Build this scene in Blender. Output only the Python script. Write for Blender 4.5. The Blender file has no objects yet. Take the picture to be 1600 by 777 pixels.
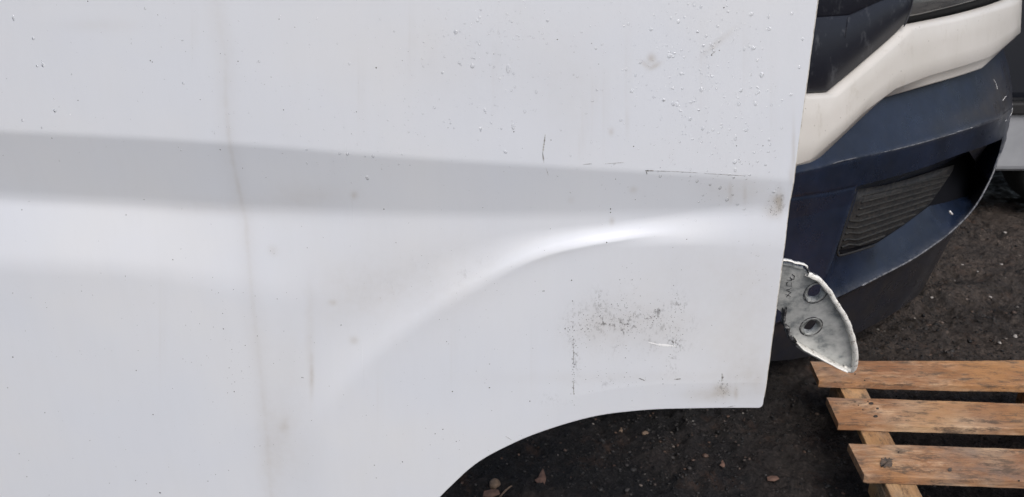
import bpy, bmesh, math, random
import numpy as np
from mathutils import Vector, Matrix

SC = bpy.context.scene
COL = SC.collection
random.seed(7)
rng = np.random.default_rng(11)

# ------------------------------------------------------------------ camera
F_PX, CAM_H, PITCH = 1256.0, 1.3, math.radians(21.5)
cam = bpy.data.cameras.new('camera')
cam_o = bpy.data.objects.new('camera', cam)
COL.objects.link(cam_o)
cam_o.location = (0, 0, CAM_H)
cam_o.rotation_euler = (math.pi / 2 - PITCH, 0, 0)
cam.sensor_width = 36.0
cam.lens = F_PX / 1600 * 36.0
cam.clip_start = 0.01
cam.clip_end = 2000
cam.dof.use_dof = True
cam.dof.focus_distance = 1.22
cam.dof.aperture_fstop = 14.0
SC.camera = cam_o

# ------------------------------------------------------------------ world and sun
SUN_EL, SUN_AZ = math.radians(53), math.radians(160)   # azimuth from +Y towards +X
w = bpy.data.worlds.new('World')
SC.world = w
w.use_nodes = True
nt = w.node_tree
nt.nodes.clear()
sky = nt.nodes.new('ShaderNodeTexSky')
sky.sky_type = 'NISHITA'
sky.sun_disc = False
sky.sun_elevation = SUN_EL
sky.sun_rotation = SUN_AZ
sky.air_density = 1.0
sky.dust_density = 4.0
sky.ozone_density = 1.0
hs = nt.nodes.new('ShaderNodeHueSaturation')
hs.inputs['Saturation'].default_value = 0.74
bg = nt.nodes.new('ShaderNodeBackground')
bg.inputs['Strength'].default_value = 0.13
wo = nt.nodes.new('ShaderNodeOutputWorld')
nt.links.new(sky.outputs[0], hs.inputs['Color'])
nt.links.new(hs.outputs[0], bg.inputs['Color'])
nt.links.new(bg.outputs[0], wo.inputs['Surface'])
sun = bpy.data.lights.new('sun', 'SUN')
sun.energy = 1.2
sun.angle = math.radians(35)
sun.color = (1.0, 0.985, 0.97)
sun_o = bpy.data.objects.new('sun', sun)
COL.objects.link(sun_o)
sd = Vector((math.sin(SUN_AZ) * math.cos(SUN_EL), math.cos(SUN_AZ) * math.cos(SUN_EL), math.sin(SUN_EL)))
sun_o.rotation_euler = sd.to_track_quat('Z', 'Y').to_euler()
sun_o.location = sd * 20
SC.view_settings.view_transform = 'Standard'
SC.view_settings.look = 'None'
SC.view_settings.gamma = 1.0
SC.view_settings.use_curve_mapping = False
SC.view_settings.exposure = 0.29

# ------------------------------------------------------------------ helpers
def ray(u, v):
    """direction of the sight line through a place in the photograph, used while measuring the things"""
    dx = (np.asarray(u, float) - 800) / F_PX
    dy = -(np.asarray(v, float) - 388.5) / F_PX
    return dx, math.cos(PITCH) + dy * math.sin(PITCH), -math.sin(PITCH) + dy * math.cos(PITCH)

def at_y(u, v, y):
    a, b, c = ray(u, v)
    return a / b * y, CAM_H + c / b * y          # x, z

def at_z(u, v, z):
    a, b, c = ray(u, v)
    t = (z - CAM_H) / c
    return a * t, b * t                           # x, y

def to_px(x, y, z):
    dz = z - CAM_H
    d = y * math.cos(PITCH) - dz * math.sin(PITCH)
    h = y * math.sin(PITCH) + dz * math.cos(PITCH)
    return 800 + F_PX * x / d, 388.5 - F_PX * h / d

def obj(name, me, mat=None, parent=None, smooth=False):
    o = bpy.data.objects.new(name, me)
    COL.objects.link(o)
    if mat is not None and not me.materials:
        me.materials.append(mat)
    if parent is not None:
        o.parent = parent
        o.matrix_parent_inverse = Matrix.Translation(-Vector(parent.location))
    if smooth:
        me.polygons.foreach_set('use_smooth', [True] * len(me.polygons))
    return o

def empty(name, loc):
    o = bpy.data.objects.new(name, None)
    COL.objects.link(o)
    o.location = loc
    o.empty_display_size = 0.1
    return o

def tag(o, label=None, cat=None, group=None, kind=None):
    if label: o['label'] = label
    if cat: o['category'] = cat
    if group: o['group'] = group
    if kind: o['kind'] = kind
    return o

def mesh_np(name, verts, quads, tris=None):
    me = bpy.data.meshes.new(name)
    verts = np.ascontiguousarray(verts, dtype=np.float32)
    nq = len(quads)
    ntri = 0 if tris is None else len(tris)
    loops = np.concatenate([np.asarray(quads, np.int32).ravel()] + ([np.asarray(tris, np.int32).ravel()] if ntri else []))
    me.vertices.add(len(verts))
    me.vertices.foreach_set('co', verts.ravel())
    me.loops.add(len(loops))
    me.loops.foreach_set('vertex_index', loops)
    me.polygons.add(nq + ntri)
    starts = np.concatenate([np.arange(nq) * 4, nq * 4 + np.arange(ntri) * 3]).astype(np.int32)
    totals = np.concatenate([np.full(nq, 4), np.full(ntri, 3)]).astype(np.int32)
    me.polygons.foreach_set('loop_start', starts)
    me.polygons.foreach_set('loop_total', totals)
    me.update(calc_edges=True)
    me.validate()
    return me

def grid_quads(n, m, flip=False):
    i, j = np.meshgrid(np.arange(n - 1), np.arange(m - 1), indexing='ij')
    a = i * m + j
    q = np.stack([a, a + m, a + m + 1, a + 1], -1).reshape(-1, 4)
    return q[:, ::-1] if flip else q

def attr(me, name, vals):
    a = me.attributes.new(name, 'FLOAT', 'POINT')
    a.data.foreach_set('value', np.ascontiguousarray(vals, dtype=np.float32).ravel())

def sstep(a, b, x):
    t = np.clip((x - a) / (b - a), 0, 1)
    return t * t * (3 - 2 * t)

def vnoise(x, y, seed=0):
    xi, yi = np.floor(x).astype(np.int64), np.floor(y).astype(np.int64)
    fx, fy = x - xi, y - yi
    fx, fy = fx ** 3 * (fx * (fx * 6 - 15) + 10), fy ** 3 * (fy * (fy * 6 - 15) + 10)
    def h(a, b):
        n = (a * 374761393 + b * 668265263 + seed * 982451653) & 0xffffffff
        n = ((n ^ (n >> 13)) * 1274126177) & 0xffffffff
        return ((n ^ (n >> 16)) & 0xffff) / 65535.0
    return (h(xi, yi) * (1 - fx) + h(xi + 1, yi) * fx) * (1 - fy) + (h(xi, yi + 1) * (1 - fx) + h(xi + 1, yi + 1) * fx) * fy - 0.5

def fbm(x, y, octv, seed=0, gain=0.5):
    s, a = 0, 1.0
    for k in range(octv):
        c, d = math.cos(k * 1.1), math.sin(k * 1.1)
        s = s + a * vnoise((c * x - d * y) * 2 ** k, (d * x + c * y) * 2 ** k, seed + k * 17)
        a *= gain
    return s

def poly_dist(u, v, pts):
    """distance to an open polyline"""
    best = np.full(np.shape(u), 1e9)
    for (ax, ay), (bx, by) in zip(pts[:-1], pts[1:]):
        dx, dy = bx - ax, by - ay
        t = np.clip(((u - ax) * dx + (v - ay) * dy) / (dx * dx + dy * dy + 1e-9), 0, 1)
        best = np.minimum(best, np.hypot(u - ax - t * dx, v - ay - t * dy))
    return best

def inside(u, v, poly):
    c = np.zeros(np.shape(u), bool)
    n = len(poly)
    for i in range(n):
        (x1, y1), (x2, y2) = poly[i], poly[(i + 1) % n]
        if y1 == y2: continue
        c ^= ((y1 > v) != (y2 > v)) & (u < (x2 - x1) * (v - y1) / (y2 - y1) + x1)
    return c

def tube_mesh(paths, r, seg=6, name='tube'):
    vs, qs = [], []
    for path in paths:
        pts = [Vector(p) for p in path]
        base = len(vs)
        for i, p in enumerate(pts):
            t = (pts[min(i + 1, len(pts) - 1)] - pts[max(i - 1, 0)]).normalized()
            a = t.cross(Vector((0, 0, 1)))
            if a.length < 0.1: a = t.cross(Vector((0, 1, 0)))
            a.normalize()
            b = t.cross(a)
            rr = r * (0.5 if i in (0, len(pts) - 1) else 1.0)
            for k in range(seg):
                an = 2 * math.pi * k / seg
                vs.append(p + a * rr * math.cos(an) + b * rr * math.sin(an))
        for i in range(len(pts) - 1):
            for k in range(seg):
                qs.append((base + i * seg + k, base + i * seg + (k + 1) % seg, base + (i + 1) * seg + (k + 1) % seg, base + (i + 1) * seg + k))
    return mesh_np(name, np.array([tuple(v) for v in vs]), np.array(qs))

def box_bm(bm, c, s, rot=0.0):
    m = Matrix.Translation(c) @ Matrix.Rotation(rot, 4, 'Z') @ Matrix.Diagonal((s[0], s[1], s[2], 1))
    return bmesh.ops.create_cube(bm, size=1, matrix=m)

def bm_mesh(bm, name, bevel=0.0, seg=2):
    if bevel:
        bmesh.ops.bevel(bm, geom=bm.edges[:], offset=bevel, segments=seg, affect='EDGES', profile=0.5)
    bmesh.ops.recalc_face_normals(bm, faces=bm.faces[:])
    me = bpy.data.meshes.new(name)
    bm.to_mesh(me)
    bm.free()
    return me

# ------------------------------------------------------------------ materials
class Mat:
    def __init__(s, name, base=(0.5, 0.5, 0.5), rough=0.5, metal=0.0, **kw):
        s.m = bpy.data.materials.new(name)
        s.m.use_nodes = True
        s.t = s.m.node_tree
        s.b = s.t.nodes['Principled BSDF']
        s.b.inputs['Base Color'].default_value = (*base, 1)
        s.b.inputs['Roughness'].default_value = rough
        s.b.inputs['Metallic'].default_value = metal
        for k, v in kw.items():
            s.b.inputs[k.replace('_', ' ')].default_value = v
        s.co = None
    def coord(s):
        if s.co is None:
            s.co = s.t.nodes.new('ShaderNodeTexCoord').outputs['Object']
        return s.co
    def mapping(s, scale=(1, 1, 1), rot=(0, 0, 0)):
        n = s.t.nodes.new('ShaderNodeMapping')
        n.inputs['Scale'].default_value = scale
        n.inputs['Rotation'].default_value = rot
        s.t.links.new(s.coord(), n.inputs['Vector'])
        return n.outputs[0]
    def noise(s, scale, detail=4, rough=0.6, vec=None, dist=0.0):
        n = s.t.nodes.new('ShaderNodeTexNoise')
        n.inputs['Scale'].default_value = scale
        n.inputs['Detail'].default_value = detail
        n.inputs['Roughness'].default_value = rough
        n.inputs['Distortion'].default_value = dist
        s.t.links.new(vec if vec is not None else s.coord(), n.inputs['Vector'])
        return n.outputs['Fac']
    def ramp(s, fac, stops):
        n = s.t.nodes.new('ShaderNodeValToRGB')
        cr = n.color_ramp
        cr.elements[0].position, cr.elements[1].position = stops[0][0], stops[-1][0]
        for p, c in stops[1:-1]:
            cr.elements.new(p)
        for e, (p, c) in zip(cr.elements, stops):
            c = c if isinstance(c, tuple) else (c, c, c)
            e.color = (*c, 1)
        s.t.links.new(fac, n.inputs[0])
        return n.outputs[0]
    def math(s, op, a, b=None, clamp=False):
        n = s.t.nodes.new('ShaderNodeMath')
        n.operation = op
        n.use_clamp = clamp
        for i, x in enumerate((a, b)):
            if x is None: continue
            if isinstance(x, (int, float)): n.inputs[i].default_value = x
            else: s.t.links.new(x, n.inputs[i])
        return n.outputs[0]
    def mix(s, fac, a, b, mode='MIX'):
        n = s.t.nodes.new('ShaderNodeMix')
        n.data_type = 'RGBA'
        n.blend_type = mode
        for sock, x in ((n.inputs[0], fac), (n.inputs[6], a), (n.inputs[7], b)):
            if isinstance(x, (int, float)): sock.default_value = x
            elif isinstance(x, tuple): sock.default_value = (*x, 1)
            else: s.t.links.new(x, sock)
        return n.outputs[2]
    def attr(s, name):
        n = s.t.nodes.new('ShaderNodeAttribute')
        n.attribute_name = name
        return n.outputs['Fac']
    def island(s):
        n = s.t.nodes.new('ShaderNodeNewGeometry')
        return n.outputs['Random Per Island']
    def objrand(s):
        n = s.t.nodes.new('ShaderNodeObjectInfo')
        return n.outputs['Random']
    def set(s, sock, out):
        s.t.links.new(out, s.b.inputs[sock])
    def bump(s, h, strength=0.3, dist=0.01):
        n = s.t.nodes.new('ShaderNodeBump')
        n.inputs['Strength'].default_value = strength
        n.inputs['Distance'].default_value = dist
        s.t.links.new(h, n.inputs['Height'])
        s.t.links.new(n.outputs[0], s.b.inputs['Normal'])

# white van paint with grime held on the mesh as attributes
M = Mat('white_paint', (0.78, 0.79, 0.8), 0.32, Coat_Weight=0.8, Coat_Roughness=0.07)
tint = M.ramp(M.noise(3.2, 3), [(0.35, (0.690, 0.715, 0.765)), (0.5, (0.702, 0.722, 0.762)), (0.68, (0.718, 0.730, 0.755))])
gr = M.attr('grime')
nf = M.ramp(M.noise(60, 5, 0.65), [(0.30, 0.55), (0.70, 1.0)])
col = M.mix(M.math('MULTIPLY', gr, nf, True), tint, (0.43, 0.385, 0.33))
sc_ = M.attr('scuff')
nf2 = M.ramp(M.noise(150, 5, 0.75, M.mapping((1.3, 1, 0.75))), [(0.5, 0.0), (0.60, 1.0)])
nf3 = M.ramp(M.noise(34, 3, 0.6), [(0.46, 0.0), (0.6, 1.0)])
col = M.mix(M.math('MULTIPLY', M.math('MULTIPLY', sc_, nf2, True), nf3, True), col, (0.13, 0.125, 0.12))
streak = M.ramp(M.noise(9, 4, 0.7, M.mapping((5, 1, 0.8))), [(0.45, 0.0), (0.75, 0.035)])
col = M.mix(streak, col, (0.45, 0.43, 0.40))
M.set('Base Color', col)
M.set('Roughness', M.ramp(M.noise(25, 4), [(0.3, 0.28), (0.7, 0.42)]))
M.bump(M.math('ADD', M.math('MULTIPLY', M.noise(420, 3, 0.7), 0.35), M.noise(90, 4, 0.7)), 0.10, 0.0008)
PAINT = M.m

M = Mat('panel_back_primer', (0.42, 0.43, 0.42), 0.6)
M.set('Base Color', M.ramp(M.noise(22, 5), [(0.3, (0.30, 0.31, 0.30)), (0.7, (0.5, 0.5, 0.48))]))
PRIMER = M.m

M = Mat('hem_sealer', (0.62, 0.60, 0.54), 0.55)
M.set('Base Color', M.ramp(M.noise(80, 4), [(0.35, (0.34, 0.31, 0.26)), (0.55, (0.62, 0.60, 0.55))]))
SEALER = M.m

M = Mat('grit', (0.03, 0.028, 0.026), 0.8)
M.b.inputs['Base Color'].default_value = (0.06, 0.056, 0.052, 1)
GRIT = M.m
M = Mat('scratch_mark', (0.16, 0.155, 0.15), 0.7)
M.set('Base Color', M.ramp(M.noise(160, 3), [(0.35, (0.11, 0.108, 0.105)), (0.62, (0.46, 0.45, 0.44))]))
SCRATCH = M.m
M = Mat('bare_scrape', (0.85, 0.85, 0.85), 0.35)
SCRAPE = M.m

M = Mat('water', (1, 1, 1), 0.02, IOR=1.33, Transmission_Weight=1.0)
WATER = M.m

# bracket paint: white over primer, dirty
M = Mat('bracket_paint', (0.6, 0.6, 0.58), 0.42)
c1 = M.ramp(M.noise(38, 6, 0.65), [(0.36, (0.24, 0.255, 0.26)), (0.48, (0.46, 0.47, 0.46)), (0.62, (0.58, 0.585, 0.57))])
c2 = M.ramp(M.noise(170, 5, 0.8), [(0.58, 0.0), (0.66, 0.8)])
M.set('Base Color', M.mix(M.math('MULTIPLY', c2, M.ramp(M.noise(45, 3), [(0.46, 0.1), (0.6, 1.0)])), c1, (0.10, 0.095, 0.085)))
M.bump(M.noise(130, 5, 0.7), 0.35, 0.002)
BRACKET = M.m
M = Mat('bracket_lip_paint', (0.7, 0.68, 0.64), 0.45)
c2 = M.ramp(M.noise(120, 5, 0.8), [(0.55, 0.0), (0.63, 0.85)])
M.set('Base Color', M.mix(c2, (0.78, 0.77, 0.73), (0.15, 0.12, 0.09)))
M.bump(M.noise(90, 5, 0.7), 0.6, 0.003)
LIP = M.m
M = Mat('seam_dirt', (0.05, 0.05, 0.055), 0.75)
c2 = M.ramp(M.noise(110, 5, 0.8), [(0.50, 0.0), (0.62, 1.0)])
M.set('Base Color', M.mix(c2, (0.045, 0.045, 0.05), (0.36, 0.36, 0.35)))
M.bump(M.noise(120, 5, 0.8), 0.8, 0.004)
SEAM = M.m
M = Mat('hole_rim_paint', (0.2, 0.2, 0.2), 0.4)
M.set('Base Color', M.ramp(M.noise(90, 5, 0.7), [(0.34, (0.13, 0.135, 0.13)), (0.55, (0.40, 0.41, 0.40))]))
RIMP = M.m
MARKER = Mat('black_marker', (0.025, 0.025, 0.03), 0.6).m

# dark bumper plastic
M = Mat('bumper_plastic', (0.02, 0.022, 0.028), 0.36, Specular_IOR_Level=0.35)
c1 = M.ramp(M.noise(7, 5, 0.6), [(0.35, (0.0045, 0.0085, 0.019)), (0.65, (0.008, 0.0145, 0.034))])
dust = M.ramp(M.noise(30, 6, 0.75), [(0.42, 0.0), (0.75, 0.55)])
c1 = M.mix(M.math('MULTIPLY', dust, 0.10), c1, (0.10, 0.095, 0.085))
c1 = M.mix(M.math('MULTIPLY', M.attr('reflection_tone'), M.ramp(M.noise(22, 5, 0.7), [(0.3, 0.4), (0.65, 0.9)]), True), c1, (0.030, 0.027, 0.027))
wr = M.math('MULTIPLY', M.attr('wear_glint'), M.ramp(M.noise(45, 5, 0.8, M.mapping((0.6, 0.6, 1.2))), [(0.40, 0.08), (0.62, 1.0)]), True)
M.set('Base Color', M.mix(wr, c1, (0.15, 0.155, 0.165)))
M.set('Roughness', M.ramp(M.noise(18, 5), [(0.3, 0.24), (0.7, 0.38)]))
M.bump(M.math('ADD', M.noise(700, 2), M.math('MULTIPLY', M.noise(14, 3), 2.0)), 0.10, 0.002)
BUMPER = M.m
M = Mat('grille_plastic', (0.02, 0.021, 0.022), 0.5, Specular_IOR_Level=0.3)
M.set('Base Color', M.ramp(M.noise(60, 6, 0.75), [(0.4, (0.010, 0.011, 0.014)), (0.75, (0.06, 0.055, 0.048))]))
GRILLE = M.m
M = Mat('slat_plastic', (0.03, 0.03, 0.03), 0.5, Specular_IOR_Level=0.3)
M.set('Base Color', M.ramp(M.noise(90, 5, 0.8), [(0.4, (0.009, 0.010, 0.012)), (0.70, (0.05, 0.047, 0.040))]))
SLAT = M.m
M = Mat('black_trim_plastic', (0.012, 0.013, 0.018), 0.36, Specular_IOR_Level=0.28)
sm = M.ramp(M.noise(26, 5, 0.75, M.mapping((1, 1, 0.7), (0, 0.6, 0))), [(0.56, 0.0), (0.68, 0.5)])
M.set('Base Color', M.mix(sm, (0.011, 0.012, 0.018), (0.09, 0.095, 0.105)))
M.bump(M.noise(400, 3), 0.1, 0.001)
TRIM = M.m
M = Mat('rubber', (0.008, 0.008, 0.009), 0.7)
RUBBER = M.m
RECESS_BLACK = Mat('recess_shade_black', (0.006, 0.0065, 0.009), 0.85, Specular_IOR_Level=0.1).m  # darkness of the deep lamp recess put into the colour
M = Mat('lamp_glass', (0.05, 0.05, 0.052), 0.22, Coat_Weight=0.3, Coat_Roughness=0.15)
M.set('Base Color', M.ramp(M.noise(8, 5, 0.7, M.mapping((0.6, 0.6, 4.5), (0.0, 0.2, 0))), [(0.3, (0.02, 0.021, 0.023)), (0.7, (0.11, 0.108, 0.105))]))
LAMP = M.m
M = Mat('cream_paint', (0.55, 0.52, 0.47), 0.4, Coat_Weight=0.3, Coat_Roughness=0.2)
c1 = M.ramp(M.noise(5, 5, 0.6), [(0.35, (0.52, 0.50, 0.465)), (0.65, (0.57, 0.55, 0.52))])
c2 = M.ramp(M.noise(17, 6, 0.8, M.mapping((1.5, 1.5, 0.6))), [(0.56, 0.0), (0.72, 0.35)])
c1 = M.mix(c2, c1, (0.33, 0.29, 0.23))
c3 = M.ramp(M.noise(110, 2, 0.5), [(0.735, 0.0), (0.76, 0.8)])
M.set('Base Color', M.mix(c3, c1, (0.12, 0.10, 0.08)))
CREAM = M.m
M = Mat('van_body_paint', (0.62, 0.59, 0.53), 0.35)
BODY = M.m
M = Mat('window_glass', (0.012, 0.014, 0.016), 0.06)
GLASS = M.m
M = Mat('tyre_rubber', (0.02, 0.02, 0.02), 0.85)
M.bump(M.noise(60, 3), 0.3, 0.004)
TYRE = M.m
RIM = Mat('steel_rim', (0.3, 0.3, 0.3), 0.45, 0.8).m
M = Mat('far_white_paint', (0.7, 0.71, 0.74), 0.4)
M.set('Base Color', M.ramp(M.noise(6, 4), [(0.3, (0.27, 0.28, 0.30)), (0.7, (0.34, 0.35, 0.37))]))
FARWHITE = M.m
FARDARK = Mat('far_dark_paint', (0.012, 0.014, 0.02), 0.3).m

# dirt
M = Mat('wet_dirt', (0.04, 0.035, 0.03), 0.6, Specular_IOR_Level=0.3)
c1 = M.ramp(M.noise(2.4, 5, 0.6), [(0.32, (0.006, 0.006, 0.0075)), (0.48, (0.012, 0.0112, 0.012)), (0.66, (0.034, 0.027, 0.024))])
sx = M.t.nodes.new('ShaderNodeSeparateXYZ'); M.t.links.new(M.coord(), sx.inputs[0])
to_right = M.math('ADD', sx.outputs[0], M.math('MULTIPLY', M.noise(1.6, 4), 0.9))
mr = M.t.nodes.new('ShaderNodeMapRange'); M.t.links.new(to_right, mr.inputs[0]); mr.inputs[1].default_value = 1.0; mr.inputs[2].default_value = 1.9; mr.inputs[3].default_value = 0.0; mr.inputs[4].default_value = 1.0
c1 = M.mix(mr.outputs[0], c1, M.ramp(M.noise(4, 5, 0.65), [(0.35, (0.030, 0.025, 0.022)), (0.65, (0.070, 0.055, 0.046))]))  # paler, browner dirt colour blended in towards the right
c2 = M.ramp(M.noise(28, 6, 0.75), [(0.3, 0.42), (0.7, 1.35)])
c1 = M.mix(1.0, c1, c2, 'MULTIPLY')
c1 = M.mix(1.0, c1, M.ramp(M.noise(130, 5, 0.8), [(0.36, 0.35), (0.5, 0.9), (0.66, 2.0)]), 'MULTIPLY')
rd = M.ramp(M.noise(11, 5, 0.7), [(0.56, 0.0), (0.74, 0.45)])
c1 = M.mix(rd, c1, (0.10, 0.055, 0.036))
M.set('Base Color', c1)
M.set('Roughness', M.ramp(M.noise(16, 5, 0.7), [(0.38, 0.30), (0.60, 0.85)]))
M.bump(M.noise(80, 9, 0.8), 1.0, 0.012)
DIRT = M.m
M = Mat('gravel', (0.05, 0.045, 0.04), 0.6, Specular_IOR_Level=0.3)
c1 = M.ramp(M.island(), [(0.0, (0.006, 0.006, 0.007)), (0.5, (0.018, 0.0175, 0.018)), (0.85, (0.045, 0.041, 0.039)), (0.97, (0.10, 0.062, 0.045)), (1.0, (0.20, 0.19, 0.175))])
M.set('Base Color', M.mix(1.0, c1, M.ramp(M.noise(120, 4), [(0.3, 0.6), (0.7, 1.2)]), 'MULTIPLY'))
GRAVEL = M.m

# wood; the grain runs along local X of each plank
def wood(name, a, b, c):
    M = Mat(name, b, 0.75)
    oi = M.t.nodes.new('ShaderNodeObjectInfo')
    add = M.t.nodes.new('ShaderNodeVectorMath'); add.operation = 'MULTIPLY_ADD'
    M.t.links.new(oi.outputs['Random'], add.inputs[0])
    add.inputs[1].default_value = (37, 19, 11)
    M.t.links.new(M.coord(), add.inputs[2])
    M.co = add.outputs[0]
    g = M.noise(9, 7, 0.72, M.mapping((0.7, 2.4, 2.4), (0, 0, 0.35)), 2.2)
    big = M.noise(5, 4, 0.6, M.mapping((0.8, 1.5, 1.5)))
    fine = M.noise(60, 6, 0.75, M.mapping((0.25, 3, 3)))
    col = M.ramp(g, [(0.30, a), (0.5, b), (0.68, c)])
    col = M.mix(M.ramp(M.noise(2.6, 4, 0.6, M.mapping((1, 1.2, 1.2))), [(0.50, 0.0), (0.62, 0.6)]), col, (0.80, 0.62, 0.42))
    col = M.mix(M.ramp(big, [(0.36, 0.0), (0.60, 0.8)]), col, (b[0] * 0.58, b[1] * 0.46, b[2] * 0.40))
    col = M.mix(M.ramp(fine, [(0.50, 0.0), (0.68, 0.6)]), col, (0.14, 0.085, 0.05))
    col = M.mix(M.ramp(M.noise(3.5, 3, 0.5), [(0.45, 0.0), (0.62, 0.5)]), col, (0.58, 0.29, 0.10))
    col = M.mix(M.ramp(M.noise(4.5, 5, 0.7, M.mapping((1, 1.4, 1.4), (0.4, 0, 0))), [(0.50, 0.0), (0.68, 0.6)]), col, (0.24, 0.20, 0.17))
    stain = M.ramp(M.noise(24, 7, 0.8, M.mapping((0.6, 1.6, 1.6))), [(0.50, 0.0), (0.62, 0.85)])
    col = M.mix(stain, col, (0.10, 0.07, 0.05))
    M.set('Base Color', col)
    M.bump(M.math('ADD', fine, M.noise(120, 6, 0.8)), 0.9, 0.005)
    return M.m
WOOD = wood('pallet_wood', (0.22, 0.10, 0.045), (0.52, 0.28, 0.14), (0.82, 0.58, 0.38))
WOOD2 = wood('pallet_wood_pale', (0.38, 0.22, 0.10), (0.50, 0.31, 0.15), (0.58, 0.38, 0.20))

# ------------------------------------------------------------------ setting: the ground, one sheet to the horizon
def axis(lo, hi, step, far):
    a = np.arange(lo, hi, step)
    g = [hi]; s = step
    while g[-1] < far:
        s *= 1.13; g.append(g[-1] + s)
    b = [lo]; s = step
    while b[-1] > -far:
        s *= 1.13; b.append(b[-1] - s)
    return np.array(b[:0:-1] + list(a) + g)
def ground_h(x, y):
    near = np.exp(-np.maximum(0, np.hypot(x - 1, y - 2) - 3) / 6)
    h = 0.020 * fbm(x * 1.6, y * 1.6, 3, 3) + 0.022 * fbm(x * 7, y * 7, 4, 5, 0.55)
    cl = fbm(x * 26, y * 26, 3, 9, 0.6)
    h += 0.024 * np.maximum(cl - 0.08, 0) ** 0.8 + 0.008 * fbm(x * 60, y * 60, 2, 21)
    # tyre rut edges, long soft ridges
    r1 = (y - 2.75 - 0.32 * (x - 1.4) + 0.05 * vnoise(x * 4, y * 2, 4))
    h += 0.022 * np.exp(-(r1 / 0.055) ** 2) - 0.018 * np.exp(-((r1 + 0.14) / 0.08) ** 2)
    r2 = (x - 0.42 - 0.25 * (y - 1.8) + 0.05 * vnoise(x * 3, y * 5, 8))
    h += -0.014 * np.exp(-(r2 / 0.025) ** 2) + 0.008 * np.exp(-((r2 - 0.05) / 0.03) ** 2)
    return h * (0.25 + 0.75 * near) - 0.012
gx, gy = axis(-0.3, 2.3, 0.0055, 400), axis(1.35, 3.7, 0.0055, 400)
GX, GY = np.meshgrid(gx, gy, indexing='ij')
GZ = ground_h(GX, GY)
# keep the pallet's footing clear
me = mesh_np('ground', np.stack([GX, GY, GZ], -1).reshape(-1, 3), grid_quads(len(gx), len(gy)))
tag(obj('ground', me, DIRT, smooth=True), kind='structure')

# loose gravel
ico = bmesh.new()
bmesh.ops.create_icosphere(ico, subdivisions=1, radius=1)
IV = np.array([v.co[:] for v in ico.verts]); IF = np.array([[v.index for v in f.verts] for f in ico.faces])
ico.free()
def stones(n, pos, size, seed, flat=0.65):
    r = np.random.default_rng(seed)
    V = IV[None] * (1 + 0.38 * (r.random((n, len(IV), 1)) - 0.5) * 1.6)
    V = V * size[:, None, None] * np.stack([0.7 + 0.7 * r.random(n), 0.7 + 0.7 * r.random(n), flat * (0.6 + 0.7 * r.random(n))], -1)[:, None, :]
    a = r.random(n) * 6.28
    c, s = np.cos(a)[:, None], np.sin(a)[:, None]
    X = V[..., 0] * c - V[..., 1] * s; Y = V[..., 0] * s + V[..., 1] * c
    V = np.stack([X, Y, V[..., 2]], -1) + pos[:, None, :]
    Fc = (IF[None] + (np.arange(n) * len(IV))[:, None, None]).reshape(-1, 3)
    return V.reshape(-1, 3), Fc
N = 62000
px = rng.random(N) * 2.6 - 0.3; py = 1.3 + rng.random(N) ** 1.2 * 2.9
dens = fbm(px * 3, py * 3, 3, 31)
keep = (rng.random(N) < 0.4 + 1.1 * dens) | (rng.random(N) < 0.22)
px, py = px[keep], py[keep]
sz = 0.0012 + 0.0042 * rng.random(len(px)) ** 3.0 + (rng.random(len(px)) < 0.015) * 0.0045
pz = ground_h(px, py) + sz * 0.15
V, Fc = stones(len(px), np.stack([px, py, pz], -1), sz, 5)
me = mesh_np('gravel', V, np.zeros((0, 4), int), Fc)
tag(obj('gravel', me, GRAVEL), 'small dark wet gravel scattered over the bare dirt', 'gravel', kind='stuff')

# ------------------------------------------------------------------ the white van panel in front
PY = 1.15                                           # its plane
XR = 0.4185                                         # right edge
def interp(x, pts):
    p = np.array(pts, float)
    # smooth monotone-ish: cubic through Hermite
    xs, ys = p[:, 0], p[:, 1]
    m = np.gradient(ys, xs)
    i = np.clip(np.searchsorted(xs, x) - 1, 0, len(xs) - 2)
    h = xs[i + 1] - xs[i]; t = np.clip((x - xs[i]) / h, 0, 1)
    return ((2 * t**3 - 3 * t**2 + 1) * ys[i] + (t**3 - 2 * t**2 + t) * h * m[i] + (-2 * t**3 + 3 * t**2) * ys[i + 1] + (t**3 - t**2) * h * m[i + 1])
ARC = [(430, 760), (470, 695), (510, 640), (560, 583), (600, 545), (650, 508), (700, 475), (750, 447), (800, 420), (850, 400), (900, 387), (950, 378), (1000, 371), (1060, 366), (1120, 362), (1260, 358)]
EDGE = [(560, 1000), (640, 850), (695, 777), (735, 739), (800, 700), (870, 672), (930, 655), (1000, 645), (1100, 640.5), (1260, 639)]
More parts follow.
